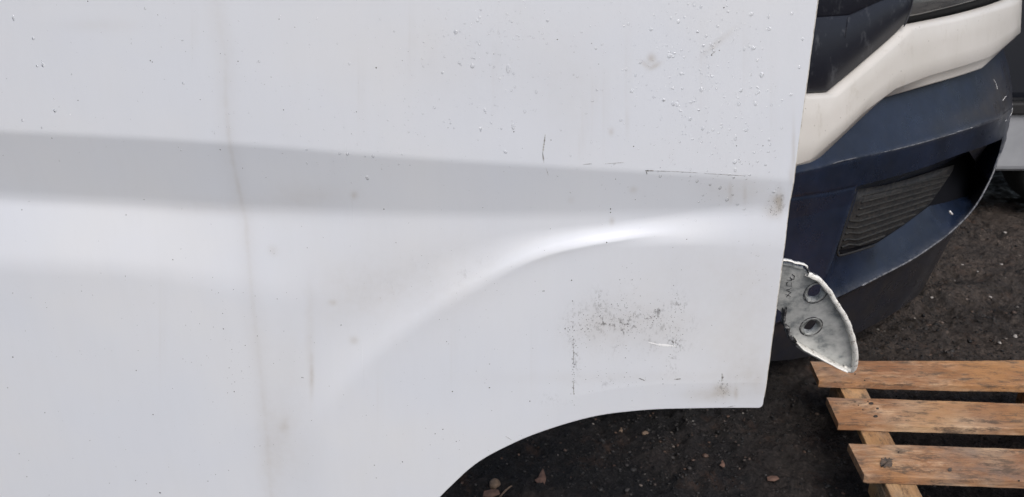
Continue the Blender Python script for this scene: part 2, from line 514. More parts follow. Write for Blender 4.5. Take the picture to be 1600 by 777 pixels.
def relief(x, z):
    """how far the sheet stands out towards the road, in metres"""
    bow = 0.045 * (x - 0.42) ** 2
    u, v = to_px(x, PY + bow, z)
    vt = interp(u, [(-400, 190), (0, 200), (200, 209), (400, 222), (600, 238), (800, 251), (1000, 263), (1300, 280)])
    vb = interp(u, [(-400, 308), (0, 322), (200, 332), (400, 343), (600, 350), (800, 352), (1000, 348), (1300, 336)])
    # undercut band below the crease
    k = 0.208 * 0.001 * (1 - 0.30 * sstep(1080, 1230, u) - 0.10 * sstep(300, 700, u)) 
    vv = np.clip(v, vt, vb)
    s = (vv - vt)
    L = vb - vt
    a = 11.0                                        # soften the crease at the top, a wider one at the bottom
    top = np.where(s < a, s * s / (2 * a), s - a / 2)
    b = 20.0
    e = np.clip(s - (L - b), 0, b)
    d = top - e * e / (2 * b)
    D = L - a / 2 - b / 2
    h = -k * d
    # recovery towards the lower face
    a1 = interp(u, [(-400, 1), (300, 0.90), (450, 0.62), (600, 0.32), (700, 0.2), (800, 0.08), (900, 0.0), (1300, 0.0)])
    Lr = interp(u, [(-400, 118), (0, 116), (250, 118), (450, 150), (700, 180), (1300, 180)])
    t = np.clip((v - vb + 6) / Lr, 0, 1)
    rec = np.where(t < 0.12, t * t / 0.24, t - 0.06)
    rec = np.where(t > 0.7, rec - (t - 0.7) ** 2 / 0.6, rec) / 0.79
    ARCL = interp(u, ARC)
    slope = (interp(u + 2, ARC) - interp(u - 2, ARC)) / 4
    sd = (v - ARCL) / np.sqrt(1 + slope ** 2)       # positive below the arch line
    wu = interp(u, [(400, 80), (520, 76), (650, 70), (750, 56), (850, 36), (930, 27), (1000, 26), (1080, 32), (1160, 42), (1300, 46)])
    fade = sstep(420, 520, u)
    q = np.clip((sd + wu) / wu, 0, 1.2)
    t2 = np.clip(q - 0.85, 0, 0.3)
    arc = np.where(q < 0.85, q * q, 0.7225 + 1.7 * t2 - 2.8333 * t2 * t2)
    a2 = (1 - a1) * interp(u, [(400, 0.75), (560, 0.78), (700, 0.76), (820, 0.72), (900, 0.74), (1300, 0.72)])
    qs = np.clip((sd + wu) / (1.7 * wu), 0, 1)
    arc = arc + (qs * qs * (3 - 2 * qs) - arc) * sstep(930, 1090, u)
    h = h + k * D * (a1 * rec * 0.68 + fade * a2 * arc)
    # a rounded bead on the arch line
    w2 = interp(u, [(400, 26), (600, 20), (850, 12), (1000, 11), (1300, 14)])
    amp = interp(u, [(400, 0.0), (520, 0.0), (740, 0.0003), (850, 0.0007), (940, 0.0005), (1010, 0.0), (1160, 0.0001), (1300, 0)])
    h = h + amp * np.exp(-(sd / w2) ** 2)
    h = h + 0.00022 * np.exp(-((sd + 7) / 2.2) ** 2) * sstep(780, 850, u) * (1 - sstep(960, 1020, u))
    h = h + 0.00022 * np.exp(-((sd - 3) / 2.2) ** 2) * sstep(780, 850, u) * (1 - sstep(960, 1030, u))
    # shallow line parallel to the wheel opening
    ed = interp(u, EDGE) - v
    h = h - 0.00006 * np.clip(40 - ed, 0, 60) * sstep(760, 1000, u)
    h = h - 0.0005 * np.exp(-((u - 487) / 9) ** 2) * sstep(455, 520, v) * (1 - sstep(600, 650, v))
    # the whole sheet is gently bowed and not perfectly even
    h = h - bow
    h = h + 0.0022 * fbm(x * 3.1 + 5, z * 2.6, 3, 77, 0.45)
    return h
def zedge(x):
    """height of the lower edge: floor, wheel opening, short straight run"""
    out = np.full(np.shape(x), 0.012)
    tr = np.array([at_y(u, v, PY) for u, v in EDGE[2:]])
    order = np.argsort(tr[:, 0])
    arcz = interp(x, tr[order])
    el = 0.0 + 0.585 * np.sqrt(np.clip(1 - ((0.335 - x) / 0.585) ** 2, 0, 1))
    x0 = tr[order][0, 0]
    zz = np.where(x > x0, arcz, el - (el_at0 - tr[order][0, 1]) * 1.0)
    out = np.where(x > -0.248, np.maximum(zz, 0.012), 0.012)
    r = 0.007
    dxe = XR - x
    out = out + np.where(dxe < r, r - np.sqrt(np.clip(r * r - (r - dxe) ** 2, 0, None)), 0)
    return out
_tr = [at_y(u, v, PY) for u, v in EDGE[2:]][0]
el_at0 = 0.585 * math.sqrt(1 - ((0.335 - float(_tr[0])) / 0.585) ** 2)
xs = np.concatenate([np.linspace(-1.75, -0.82, 70, endpoint=False), np.linspace(-0.82, -0.30, 220, endpoint=False),
                     np.linspace(-0.30, -0.20, 90, endpoint=False), np.linspace(-0.20, 0.40, 330, endpoint=False),
                     XR - 0.0185 * np.cos(np.linspace(0, math.pi / 2, 26))])
ts = np.concatenate([np.linspace(0, 1, 560), 1 + np.linspace(0.02, 1, 24)])
zb = zedge(xs)
ztop1, ztop2 = 1.345, 2.35  # unseen top raised out of view to shade the ground under the arch
Z = np.where(ts[None] <= 1, zb[:, None] + (ztop1 - zb[:, None]) * ts[None], ztop1 + (ztop2 - ztop1) * (ts[None] - 1))
X = np.repeat(xs[:, None], len(ts), 1)
Hh = relief(X, Z)
Yp = PY - Hh
U, Vv = to_px(X, Yp, Z)
nx, nz = X.shape
verts = np.stack([X, Yp, Z], -1).reshape(-1, 3)
# folded return along the boundary
loop = [(i, 0) for i in range(nx)] + [(nx - 1, j) for j in range(1, nz)]
lp = np.array([i * nz + j for i, j in loop])
P = verts[lp]
tan = np.gradient(P[:, [0, 2]], axis=0)
tan /= np.linalg.norm(tan, axis=1)[:, None] + 1e-9
out2 = np.stack([tan[:, 1], -tan[:, 0]], -1)
def ring(o, b):
    R = P.copy(); R[:, 0] += out2[:, 0] * o; R[:, 2] += out2[:, 1] * o; R[:, 1] += b
    R[:, 2] = np.maximum(R[:, 2], 0.006)
    return R
rings = [ring(0.0006, 0.0003), ring(0.0009, 0.0012), ring(0.0006, 0.0024), ring(-0.012, 0.0030)]
allv = np.vstack([verts] + rings)
quads = [grid_quads(nx, nz)]
prev = lp
for k in range(len(rings)):
    cur = len(verts) + k * len(lp) + np.arange(len(lp))
    quads.append(np.stack([prev[:-1], cur[:-1], cur[1:], prev[1:]], -1))
    prev = cur
quads = np.vstack(quads)
grime = np.zeros(nx * nz); scuff = np.zeros(nx * nz)
Uf, Vf = U.ravel(), Vv.ravel()
def gauss(cx, cy, sx, sy, a, rot=0.0):
    c, s = math.cos(rot), math.sin(rot)
    dx, dy = Uf - cx, Vf - cy
    X_, Y_ = c * dx + s * dy, -s * dx + c * dy
    return a * np.exp(-(X_ / sx) ** 2 - (Y_ / sy) ** 2)
# the long run of dirty water on the left
RUN = [(333, -60), (340, 30), (350, 75), (354, 100), (352, 150), (358, 220), (366, 262), (376, 310), (384, 345), (391, 430), (400, 520), (408, 590), (415, 660), (424, 777), (432, 900)]
d = poly_dist(Uf, Vf, RUN)
side = np.clip(sstep(60, 120, Vf), 0.4, 1) * (0.45 + 0.55 * np.exp(-((Vf - 280) / 110) ** 2))
grime += 0.20 * np.exp(-(d / 3.6) ** 2) * side + 0.12 * np.exp(-(d / 16) ** 2)
for g in [(487, 590, 3.5, 30, 0.55), (484, 520, 7, 70, 0.22), (450, 575, 26, 90, 0.10), (445, 668, 8, 14, 0.30), (430, 690, 30, 60, 0.14),
          (520, 473, 6, 5, 0.5), (553, 532, 7, 6, 0.45), (427, 392, 7, 9, 0.30, -0.6), (553, 305, 6, 6, 0.5), (562, 455, 80, 40, 0.10), (700, 455, 120, 45, 0.12, -0.5),
          (480, 310, 60, 22, 0.12), (330, 325, 90, 14, 0.10), (860, 400, 40, 8, 0.08, -0.3), (1018, 92, 6, 7, 0.9), (1008, 101, 9, 4, 0.5, 0.7), (1024, 103, 10, 4, 0.6, -0.5),
          (1120, 68, 30, 5, 0.35, -0.7), (1218, 318, 6, 18, 0.9), (1206, 330, 12, 12, 0.6), (1212, 312, 12, 9, 0.45), (1240, 235, 3, 40, 0.5), (1236, 275, 4, 14, 0.4), (1150, 300, 50, 22, 0.16),
          (1164, 305, 3, 16, 0.35), (1141, 300, 3, 14, 0.35), (1128, 610, 16, 9, 0.7), (1105, 618, 38, 10, 0.45), (1150, 615, 3, 10, 0.5), (1180, 600, 26, 34, 0.25), (1170, 570, 60, 50, 0.10),
          (955, 206, 4, 6, 0.5), (956, 346, 4, 6, 0.5), (990, 297, 6, 5, 0.4), (892, 313, 5, 5, 0.2), (980, 190, 3, 20, 0.18), (1180, 470, 60, 60, 0.13),
          (1100, 420, 140, 50, 0.09), (1020, 510, 90, 55, 0.12), (930, 500, 60, 40, 0.10), (700, 100, 200, 60, 0.05), (1000, 590, 200, 9, 0.08), (890, 140, 60, 90, 0.06), (150, 40, 60, 10, 0.08)]:
    grime += (1.5 if g[2] >= 40 else 0.85) * gauss(*g)
for cx, cy, ln in [(910, 190, 60), (925, 160, 90), (943, 170, 110), (1095, 110, 160), (1162, 90, 120), (978, 120, 130), (905, 230, 40), (560, 150, 90), (640, 60, 90), (1205, 160, 130), (770, 120, 80), (300, 60, 70), (705, 560, 90), (830, 560, 110), (250, 520, 140), (590, 620, 70)]:
    grime += gauss(cx, cy, 1.8, ln * 0.55, 0.09) + gauss(cx + 6, cy - 10, 5, ln * 0.5, 0.05)
for g in [(930, 520, 50, 26, 0.12, -0.2), (1010, 505, 70, 30, 0.14, 0.1), (1150, 560, 50, 70, 0.10), (560, 430, 90, 40, 0.10, -0.5), (640, 430, 120, 30, 0.10, -0.6), (450, 700, 40, 80, 0.12)]:
    grime += gauss(*g)
for g in [(905, 510, 16, 26, 0.8), (900, 560, 6, 40, 0.6), (945, 505, 40, 14, 0.75), (985, 495, 16, 34, 0.8), (1022, 495, 12, 22, 0.9), (1060, 500, 18, 40, 0.7), (1052, 545, 10, 30, 0.7),
          (1000, 530, 60, 30, 0.35), (1128, 612, 10, 12, 0.9), (1218, 318, 8, 18, 0.9), (1014, 98, 12, 9, 0.35), (640, 430, 70, 18, 0.10, -0.5), (735, 425, 36, 12, 0.22, -0.6), (940, 470, 12, 26, 0.5),
          (935, 600, 30, 10, 0.35), (860, 625, 30, 8, 0.2)]:
    scuff += gauss(*g)
extra = np.zeros(len(allv) - len(verts))
me = mesh_np('panel_skin', allv, quads)
attr(me, 'grime', np.concatenate([np.clip(grime, 0, 0.95), extra + 0.25]))
attr(me, 'scuff', np.concatenate([np.clip(scuff, 0, 1), extra]))
panel = empty('side_panel', (-0.4, PY, 0))
tag(panel, 'large creased white side panel with a wheel arch cut-out, wet and scuffed', 'body panel', None)
skin = obj('panel_skin', me, PAINT, panel, smooth=True)
# inner skin (primer side), 1.6 mm behind
sub = verts.reshape(nx, nz, 3)[::6, ::8].copy()
sub[..., 1] += 0.0042
me = mesh_np('inner_skin', sub.reshape(-1, 3), grid_quads(sub.shape[0], sub.shape[1], True))
obj('inner_skin', me, PRIMER, panel, smooth=True)
# hem along the right edge
hx = []
for zz in np.linspace(0.578, 2.3, 380):
    yy = PY - float(relief(np.array(XR - 0.001), np.array(zz)))
    hx.append((XR + 0.0012 + 0.0004 * float(vnoise(np.array(zz * 60), np.array(0.0))), yy + 0.0026, zz))
obj('edge_hem', tube_mesh([hx], 0.0014, 6, 'edge_hem'), SEALER, panel, smooth=True)

def on_panel(u, v, off=0.0):
    """the point of the sheet seen at a place of the photograph"""
    y = PY
    for _ in range(6):
        x, z = at_y(u, v, y)
        y = PY - float(relief(np.array(float(x)), np.array(float(z))))
    x, z = at_y(u, v, y)
    return Vector((float(x), y - off, float(z)))
# vectorised lookup for the many small marks
def on_panel_v(u, v):
    y = np.full(len(u), PY)
    for _ in range(6):
        a, b, c = ray(u, v)
        x, z = a / b * y, CAM_H + c / b * y
        y = PY - relief(x, z)
    return x, y, z

# water drops
def drops(n_list):
    us, vs, rs = [], [], []
    for (cx, cy, sx, sy, n, r0) in n_list:
        u = rng.normal(cx, sx, n); v = rng.normal(cy, sy, n)
        us.append(u); vs.append(v); rs.append(r0 * (0.32 + 1.0 * rng.random(n) ** 2.6))
    u, v, r = map(np.concatenate, (us, vs, rs))
    ok = (u > 5) & (u < 1222) & (v > -30) & (v < 470) & (u < 1262 - 0.06 * v)
    return u[ok], v[ok], r[ok]
u, v, r = drops([(760, 50, 70, 45, 210, 2.2), (800, 120, 110, 50, 120, 2.4), (1110, 90, 80, 60, 170, 3.0), (1120, 190, 70, 50, 130, 3.0), (1150, 270, 45, 40, 80, 3.0),
                 (700, 110, 260, 110, 420, 1.5), (1100, 180, 110, 110, 260, 1.7), (600, 200, 70, 30, 50, 2.2), (560, 250, 50, 18, 22, 2.2), (430, 160, 60, 60, 60, 1.7), (80, 90, 60, 60, 22, 2.0), (1000, 270, 60, 40, 26, 2.2), (280, 80, 70, 60, 30, 1.4),
                 (850, 300, 90, 30, 18, 1.6), (1080, 50, 90, 40, 70, 2.6), (1150, 440, 50, 25, 30, 2.0)])
big = [(794, 107, 5.6, 2.2), (712, 50, 5.5, 1.2), (738, 103, 5, 1.2), (718, 98, 4, 1.1), (746, 32, 4, 1), (856, 32, 4, 1), (802, 197, 4.6, 2.2), (838, 143, 3, 2), (758, 172, 4, 1.3), (820, 174, 3.6, 1.5),
       (790, 237, 5.0, 1), (751, 201, 3.6, 1.2), (574, 278, 4.6, 1.5), (543, 241, 4.6, 0.7), (583, 244, 4, 1.2), (21, 28, 3.6, 2.2), (52, 60, 4, 1), (67, 101, 4, 2), (58, 103, 3, 1.2), (86, 173, 5, 0.9), (35, 188, 3.6, 1), (1046, 87, 5, 1.3),
       (1177, 75, 5.2, 1.1), (1190, 117, 5.4, 1.4), (1158, 141, 4.4, 1.3), (1096, 140, 5, 1.4), (1052, 162, 5, 1.2), (1037, 156, 4.8, 1.0), (987, 142, 4.6, 1.2), (1166, 203, 5, 1.2), (1148, 253, 5.6, 1.1), (1125, 293, 4.4, 1.6),
       (1136, 312, 4.8, 1.1), (1098, 201, 4, 1.4), (1114, 203, 4, 1.0), (1202, 218, 4, 1.2), (1149, 216, 3.6, 2.4), (1089, 283, 4, 1.2), (1174, 22, 5, 1.0), (1202, 45, 4.5, 1.1), (1237, 21, 4.2, 1.0), (1201, 25, 3, 2.2),
       (1060, 33, 4.4, 1.3), (1017, 45, 4.2, 1.6), (1163, 75, 3.2, 2.2), (1173, 115, 3, 2.4), (1084, 158, 3.6, 1), (1249, 105, 4.0, 1.0), (1236, 148, 4, 1.0), (1254, 61, 3.6, 1.1), (227, 13, 3.6, 1), (285, 62, 3.4, 1), (287, 130, 3.8, 1), (405, 96, 3.4, 0.8)]
R = np.random.default_rng(3)
drop_v, drop_f = [], []
SEG, RNGS = 10, 4
def add_drop(x, y, z, n, r_, el):
    base = sum(len(a) for a in drop_v)
    n = n.normalized()
    t = Vector((1, 0, 0)); t = (t - n * t.dot(n)).normalized()
    b = n.cross(t)
    if b.z > 0: b = -b                              # b points down the sheet
    p = Vector((x, y, z))
    vs = [p + n * r_ * 0.30]
    wob = [0.86 + 0.28 * R.random() for _ in range(SEG)]
    for k in range(1, RNGS + 1):
        ph = k / RNGS
        rad = math.sin(ph * math.pi / 2); hh = math.cos(ph * math.pi / 2) * 0.30
        for s in range(SEG):
            a = 2 * math.pi * s / SEG
            w_ = 1 + (wob[s] - 1) * ph
            cx, cy = math.cos(a) * rad * w_, math.sin(a) * rad * w_
            cy = cy * el
            if math.sin(a) < 0: cx *= 1 + 0.45 * math.sin(a) * min(1, el - 0.6)
            hx_ = hh * (1 + 0.35 * cy / max(el, 1) * ph)
            vs.append(p + t * cx * r_ + b * cy * r_ + n * (hx_ * r_ - (0.00025 if k == RNGS else 0)))
    drop_v.append([tuple(q) for q in vs])
    for s in range(SEG):
        drop_f.append((base, base + 1 + s, base + 1 + (s + 1) % SEG))
        for k in range(RNGS - 1):
            a0 = base + 1 + k * SEG
            i0, i1, i2, i3 = a0 + s, a0 + (s + 1) % SEG, a0 + SEG + (s + 1) % SEG, a0 + SEG + s
            drop_f.append((i0, i3, i2)); drop_f.append((i0, i2, i1))
uu = np.concatenate([u, [b_[0] for b_ in big]]); vv_ = np.concatenate([v, [b_[1] for b_ in big]])
rr = np.concatenate([r * 0.82, [b_[2] * 0.80 for b_ in big]]) * 0.001
ee = np.concatenate([0.7 + 0.9 * R.random(len(u)) ** 1.5, [b_[3] for b_ in big]])
x, y, z = on_panel_v(uu, vv_)
e_ = 0.002
nxn = (relief(x + e_, z) - relief(x - e_, z)) / (2 * e_)
nzn = (relief(x, z + e_) - relief(x, z - e_)) / (2 * e_)
for i in range(len(uu)):
    add_drop(x[i], y[i], z[i], Vector((-nxn[i], -1, -nzn[i])), rr[i] * 0.72, ee[i])
me = mesh_np('water_drop', np.array([p for a in drop_v for p in a]), np.zeros((0, 4), int), np.array(drop_f))
tag(obj('water_drops', me, WATER, panel, smooth=True), kind='stuff')

# grit specks: tiny flat chips stuck on the sheet
def chips(us, vs, rs, off=0.0002, seg=6, el=None):
    x, y, z = on_panel_v(us, vs)
    n = len(us)
    a = np.linspace(0, 2 * math.pi, seg, endpoint=False)[None] + R.random((n, 1)) * 6
    rad = rs[:, None] * 0.001 * (0.7 + 0.6 * R.random((n, seg)))
    X_ = x[:, None] + np.cos(a) * rad
    Z_ = z[:, None] + np.sin(a) * rad * (1 if el is None else el[:, None])
    Y_ = PY - relief(X_, Z_) - 0.00005
    C_ = np.stack([x, y - off - 0.0002, z], -1)
    V_ = np.concatenate([C_[:, None], np.stack([X_, Y_, Z_], -1)], 1)
    f = np.array([(0, 1 + (k + 1) % seg, 1 + k) for k in range(seg)])
    return V_.reshape(-1, 3), (f[None] + (np.arange(n) * (seg + 1))[:, None, None]).reshape(-1, 3)
pu, pv, pr = [], [], []
listed = [(588, 106, 1.5), (372, 96, 1.3), (313, 156, 1.1), (137, 2, 1.2), (81, 216, 1.3), (344, 234, 1.3), (379, 263, 0.9), (197, 336, 1.3), (225, 312, 1.1), (34, 328, 1.3), (270, 406, 1.3), (20, 558, 1.9), (20, 458, 1.3), (12, 606, 1.4),
          (213, 579, 1.5), (366, 612, 1.6), (239, 648, 1.4), (250, 770, 2.2), (325, 752, 1.4), (212, 751, 1.4), (42, 745, 1.2), (30, 709, 1.3), (70, 645, 1.2), (348, 490, 1.3), (349, 514, 1.3), (402, 525, 1.2), (383, 540, 1.1), (472, 590, 1.4),
          (533, 508, 1.6), (600, 327, 1.3), (803, 206, 1.5), (698, 534, 1.3), (850, 455, 1.4), (893, 438, 1.5), (883, 514, 1.5), (848, 455, 1.0), (948, 379, 1.5), (1073, 374, 1.2), (1151, 228, 1.2), (1131, 12, 1.4), (1112, 86, 1.5), (1124, 79, 1.0), (1251, 109, 1.2),
          (629, 722, 1.6), (585, 727, 1.3), (588, 747, 1.2), (692, 671, 1.4), (707, 612, 1.5), (765, 606, 1.3), (713, 690, 1.2), (680, 678, 1.3), (765, 569, 1.1), (828, 627, 1.4), (764, 606, 1.1), (954, 311 + 16, 1.4), (962, 280, 1.1), (861, 219, 1.1),
          (871, 62, 1.2), (700, 200, 0.9), (990, 229, 1.2), (954, 332, 1.4), (954, 326, 0.8), (1192, 228, 1.2), (436, 30, 1.0), (557, 175, 1.0), (443, 172, 1.1), (238, 97, 1.2), (235, 95, 1.2), (122, 157, 1.1)]
for a_, b_, c_ in listed: pu.append(a_); pv.append(b_); pr.append(c_ * 0.72)
def scat(cx, cy, sx, sy, n, r0, uni=False):
    for _ in range(n):
        pu.append(cx + (R.random() * 2 - 1) * sx if uni else R.normal(cx, sx)); pv.append(cy + (R.random() * 2 - 1) * sy if uni else R.normal(cy, sy))
        pr.append(r0 * (0.4 + 0.9 * R.random() ** 2))
scat(600, 400, 600, 380, 300, 0.50, True)
scat(250, 600, 240, 170, 120, 0.55, True); scat(370, 560, 50, 90, 50, 0.6)
scat(905, 512, 14, 16, 80, 0.65); scat(945, 500, 34, 9, 70, 0.6); scat(985, 490, 12, 30, 70, 0.6); scat(1018, 497, 10, 9, 50, 0.7); scat(1055, 520, 8, 36, 70, 0.65); scat(970, 478, 8, 9, 26, 0.6)
scat(896, 560, 1.4, 32, 60, 0.75); scat(938, 478, 3, 16, 20, 0.55); scat(1130, 606, 6, 8, 50, 0.55); scat(1218, 318, 5, 12, 70, 0.6); scat(1208, 326, 8, 7, 40, 0.5)
scat(980, 530, 60, 45, 110, 0.45); scat(990, 600, 70, 12, 50, 0.5); scat(720, 440, 70, 40, 60, 0.4); scat(620, 620, 200, 90, 60, 0.5, True); scat(1150, 600, 40, 20, 30, 0.45)
pu, pv, pr = map(np.array, (pu, pv, pr))
lim = interp(np.clip(pu, 560, 1230), EDGE) - 4
ok = (pu > -20) & (pu < 1192 + 0.07 * (640 - pv)) & (pv > -20) & (pv < np.minimum(lim, 800)) & (pu > 0)
ok &= ~((pu < 700) & (pv > 778))
V_, F_ = chips(pu[ok], pv[ok], pr[ok])
tag(obj('grit_specks', mesh_np('grit_specks', V_, np.zeros((0, 4), int), F_), GRIT, panel), kind='stuff')

# scratches: thin slivers following the sheet
def sliver(path, w, name, mat, off=0.00035):
    pts = []
    n = 26
    seg = np.cumsum([0] + [math.hypot(b[0] - a[0], b[1] - a[1]) for a, b in zip(path[:-1], path[1:])])
    for k in range(n):
        s = seg[-1] * k / (n - 1)
        i = min(int(np.searchsorted(seg, s, 'right')) - 1, len(path) - 2)
        f = (s - seg[i]) / (seg[i + 1] - seg[i])
        pts.append((path[i][0] + f * (path[i + 1][0] - path[i][0]), path[i][1] + f * (path[i + 1][1] - path[i][1])))
    vs = []
    for k, (a, b) in enumerate(pts):
        k2, k1 = min(k + 1, n - 1), max(k - 1, 0)
        tx, ty = pts[k2][0] - pts[k1][0], pts[k2][1] - pts[k1][1]
        l = math.hypot(tx, ty); nx_, ny_ = -ty / l, tx / l
        ww = w * math.sin(math.pi * (k + 0.3) / n) ** 0.5 * (0.35 + 0.9 * R.random()) / 2
        vs.append(on_panel(a + nx_ * ww, b + ny_ * ww, 0.0001)); vs.append(on_panel(a, b, off)); vs.append(on_panel(a - nx_ * ww, b - ny_ * ww, 0.0001))
    q = []
    for k in range(n - 1):
        for j in (0, 1):
            a = k * 3 + j
            q.append((a, a + 1, a + 4, a + 3))
    return obj(name, mesh_np(name, np.array([tuple(p) for p in vs]), np.array(q)), mat, panel)
sliver([(852, 210), (850, 225), (848, 240), (850, 255)], 2.6, 'scratch', SCRATCH)['label'] = 'dark curved scratch above the crease'
for p, w_ in [([(853, 262), (857, 275)], 0.9), ([(1008, 267), (1022, 267)], 2.6), ([(1020, 267), (1060, 268.5), (1090, 270)], 1.0), ([(1100, 271), (1165, 275)], 0.8), ([(945, 256), (975, 254)], 0.9), ([(911, 257), (925, 256)], 0.8),
              ([(1128, 583), (1129, 590), (1127, 597)], 3.0), ([(998, 591), (1008, 595)], 1.8), ([(1055, 593), (1064, 592)], 2.2), ([(1137, 638 - 2), (1150, 634)], 1.0), ([(896, 540), (896, 566)], 1.3), ([(896, 596), (896.5, 617)], 2.0),
              ([(1010, 268), (1011, 273)], 1.8), ([(890, 300), (892, 302)], 1.0), ([(1112, 85), (1118, 80)], 1.6), ([(790, 682), (800, 688)], 0.9)]:
    sliver(p, w_, 'scratch', SCRATCH)
sliver([(1013, 535), (1030, 539), (1056, 541)], 3.4, 'paint_scrape', SCRAPE)

# bent hinge bracket on the right edge
BY = PY + 0.035
BX0, BZ0 = [float(q) for q in at_y(1280, 500, BY + 0.03)]
def bxy(u, v, dy=0.0):
    """point of the tilted bracket plate"""
    yy = BY + 0.03
    for _ in range(8):
        x, z = at_y(u, v, yy)
        yy = BY + 0.03 + (BX0 - float(x)) * 0.10 - (float(z) - BZ0) * 0.36
    x, z = at_y(u, v, yy)
    return Vector((float(x), yy + dy, float(z)))
def smooth_path(pts, n=8):
    out = []
    P_ = [Vector(p) for p in pts]
    for i in range(len(P_) - 1):
        p0, p1, p2, p3 = P_[max(i - 1, 0)], P_[i], P_[i + 1], P_[min(i + 2, len(P_) - 1)]
        for k in range(n):
            t = k / n
            out.append(0.5 * ((2 * p1) + (p2 - p0) * t + (2 * p0 - 5 * p1 + 4 * p2 - p3) * t * t + (3 * p1 - p0 - 3 * p2 + p3) * t ** 3))
    out.append(P_[-1])
    return out
outline = [(1205, 412), (1228, 412), (1250, 417), (1262, 424), (1280, 434), (1294, 450), (1306, 470), (1320, 492), (1329, 512), (1335, 532), (1336, 556), (1333, 572), (1322, 578),
           (1300, 571), (1272, 558), (1248, 545), (1237, 532), (1229, 518), (1222, 490), (1205, 470)]
cu = bpy.data.curves.new('plate_curve', 'CURVE')
cu.dimensions = '2D'; cu.fill_mode = 'BOTH'; cu.extrude = 0.0011
O0 = bxy(1280, 500)
def loc2(u, v):
    p = bxy(u, v); return (p.x - O0.x, p.z - O0.z)
def spl(pts):
    s = cu.splines.new('POLY'); s.points.add(len(pts) - 1)
    for q, (a, b) in zip(s.points, pts): q.co = (a, b, 0, 1)
    s.use_cyclic_u = True
ol = smooth_path([(*loc2(u, v), 0) for u, v in outline + [outline[0]]], 6)[:-1]
spl([(p.x, p.y) for p in ol])
def ell(cu_, cv, ru, rv, n=28, rot=0.0, sq=1.0):
    c = loc2(cu_, cv); o = []
    for k in range(n):
        a = 2 * math.pi * k / n
        x, y = ru * 0.00094 * np.sign(math.cos(a)) * abs(math.cos(a)) ** sq, rv * 0.00094 * np.sign(math.sin(a)) * abs(math.sin(a)) ** sq
        o.append((c[0] + x * math.cos(rot) - y * math.sin(rot), c[1] + x * math.sin(rot) + y * math.cos(rot)))
    return o
H1, H2 = ((1274, 457), 15, 19), ((1267, 510), 15, 18)
for (c, a, b) in (H1, H2): spl(ell(*c, a, b))
tmp = bpy.data.objects.new('tmp', cu); COL.objects.link(tmp)
dg = bpy.context.evaluated_depsgraph_get()
pm = bpy.data.meshes.new_from_object(tmp.evaluated_get(dg))
bpy.data.objects.remove(tmp)
for vtx in pm.vertices:
    x, y, z = vtx.co
    vtx.co = (x + O0.x, O0.y + z + -x * 0.10 - y * 0.36, y + O0.z)
plate = obj('hinge_bracket', pm, BRACKET, panel)
plate['label'] = 'bent pressed-steel bracket with two bolt holes'
def sub(name, me, mat, parent):
    o = obj(name, me, mat, None, True)
    o.parent = parent
    o.matrix_parent_inverse = parent.matrix_world.inverted() if False else Matrix.Identity(4)
    return o
def fix_child(o, parent):
    # parent sits under the panel empty whose offset is already cancelled
    o.parent = parent
    o.matrix_parent_inverse = Matrix.Identity(4)
# recessed cups round the two holes
def cup(center, a, b, hole, name):
    rings_ = []
    prof = [(1.22, -0.0008), (1.14, -0.0022), (1.04, -0.0024), (0.97, -0.0005), (0.90, 0.0060), (0.82, 0.0080)]
    vs = []
    N_ = 28
    for s, dy in prof:
        for (x, y) in ell(center[0], center[1], a * s, b * s, N_): vs.append((x + O0.x, O0.y + dy + -x * 0.10 - y * 0.36, y + O0.z))
    hx_, hy_, hsx, hsy, rot, sq = hole
    for dy in (0.0085, 0.0115):
        for (x, y) in ell(hx_, hy_, hsx, hsy, N_, rot, sq): vs.append((x + O0.x, O0.y + dy + -x * 0.10 - y * 0.36, y + O0.z))
    q = []
    for k in range(len(prof) + 1):
        for i in range(N_):
            j = (i + 1) % N_
            q.append((k * N_ + i, k * N_ + j, (k + 1) * N_ + j, (k + 1) * N_ + i))
    return mesh_np(name, np.array(vs, float), np.array(q))
c1_ = obj('bolt_hole', cup(*H1, (1276, 457, 10.5, 15.5, 0.0, 0.7), 'bolt_hole'), RIMP, None, True); fix_child(c1_, plate)
c2_ = obj('bolt_hole', cup(*H2, (1269, 512, 8.5, 12.5, -0.3, 0.6), 'bolt_hole'), RIMP, None, True); fix_child(c2_, plate)
for hh_ in (H1, H2):
    rp_ = [(x + O0.x, O0.y - 0.0014 - x * 0.10 - y * 0.36, y + O0.z) for x, y in ell(hh_[0][0], hh_[0][1], hh_[1] * 1.26, hh_[2] * 1.26, 30)]
    fix_child(obj('sealer_ring', tube_mesh([rp_ + rp_[:2]], 0.0009, 6, 'sealer_ring'), SEAM, None, True), plate)
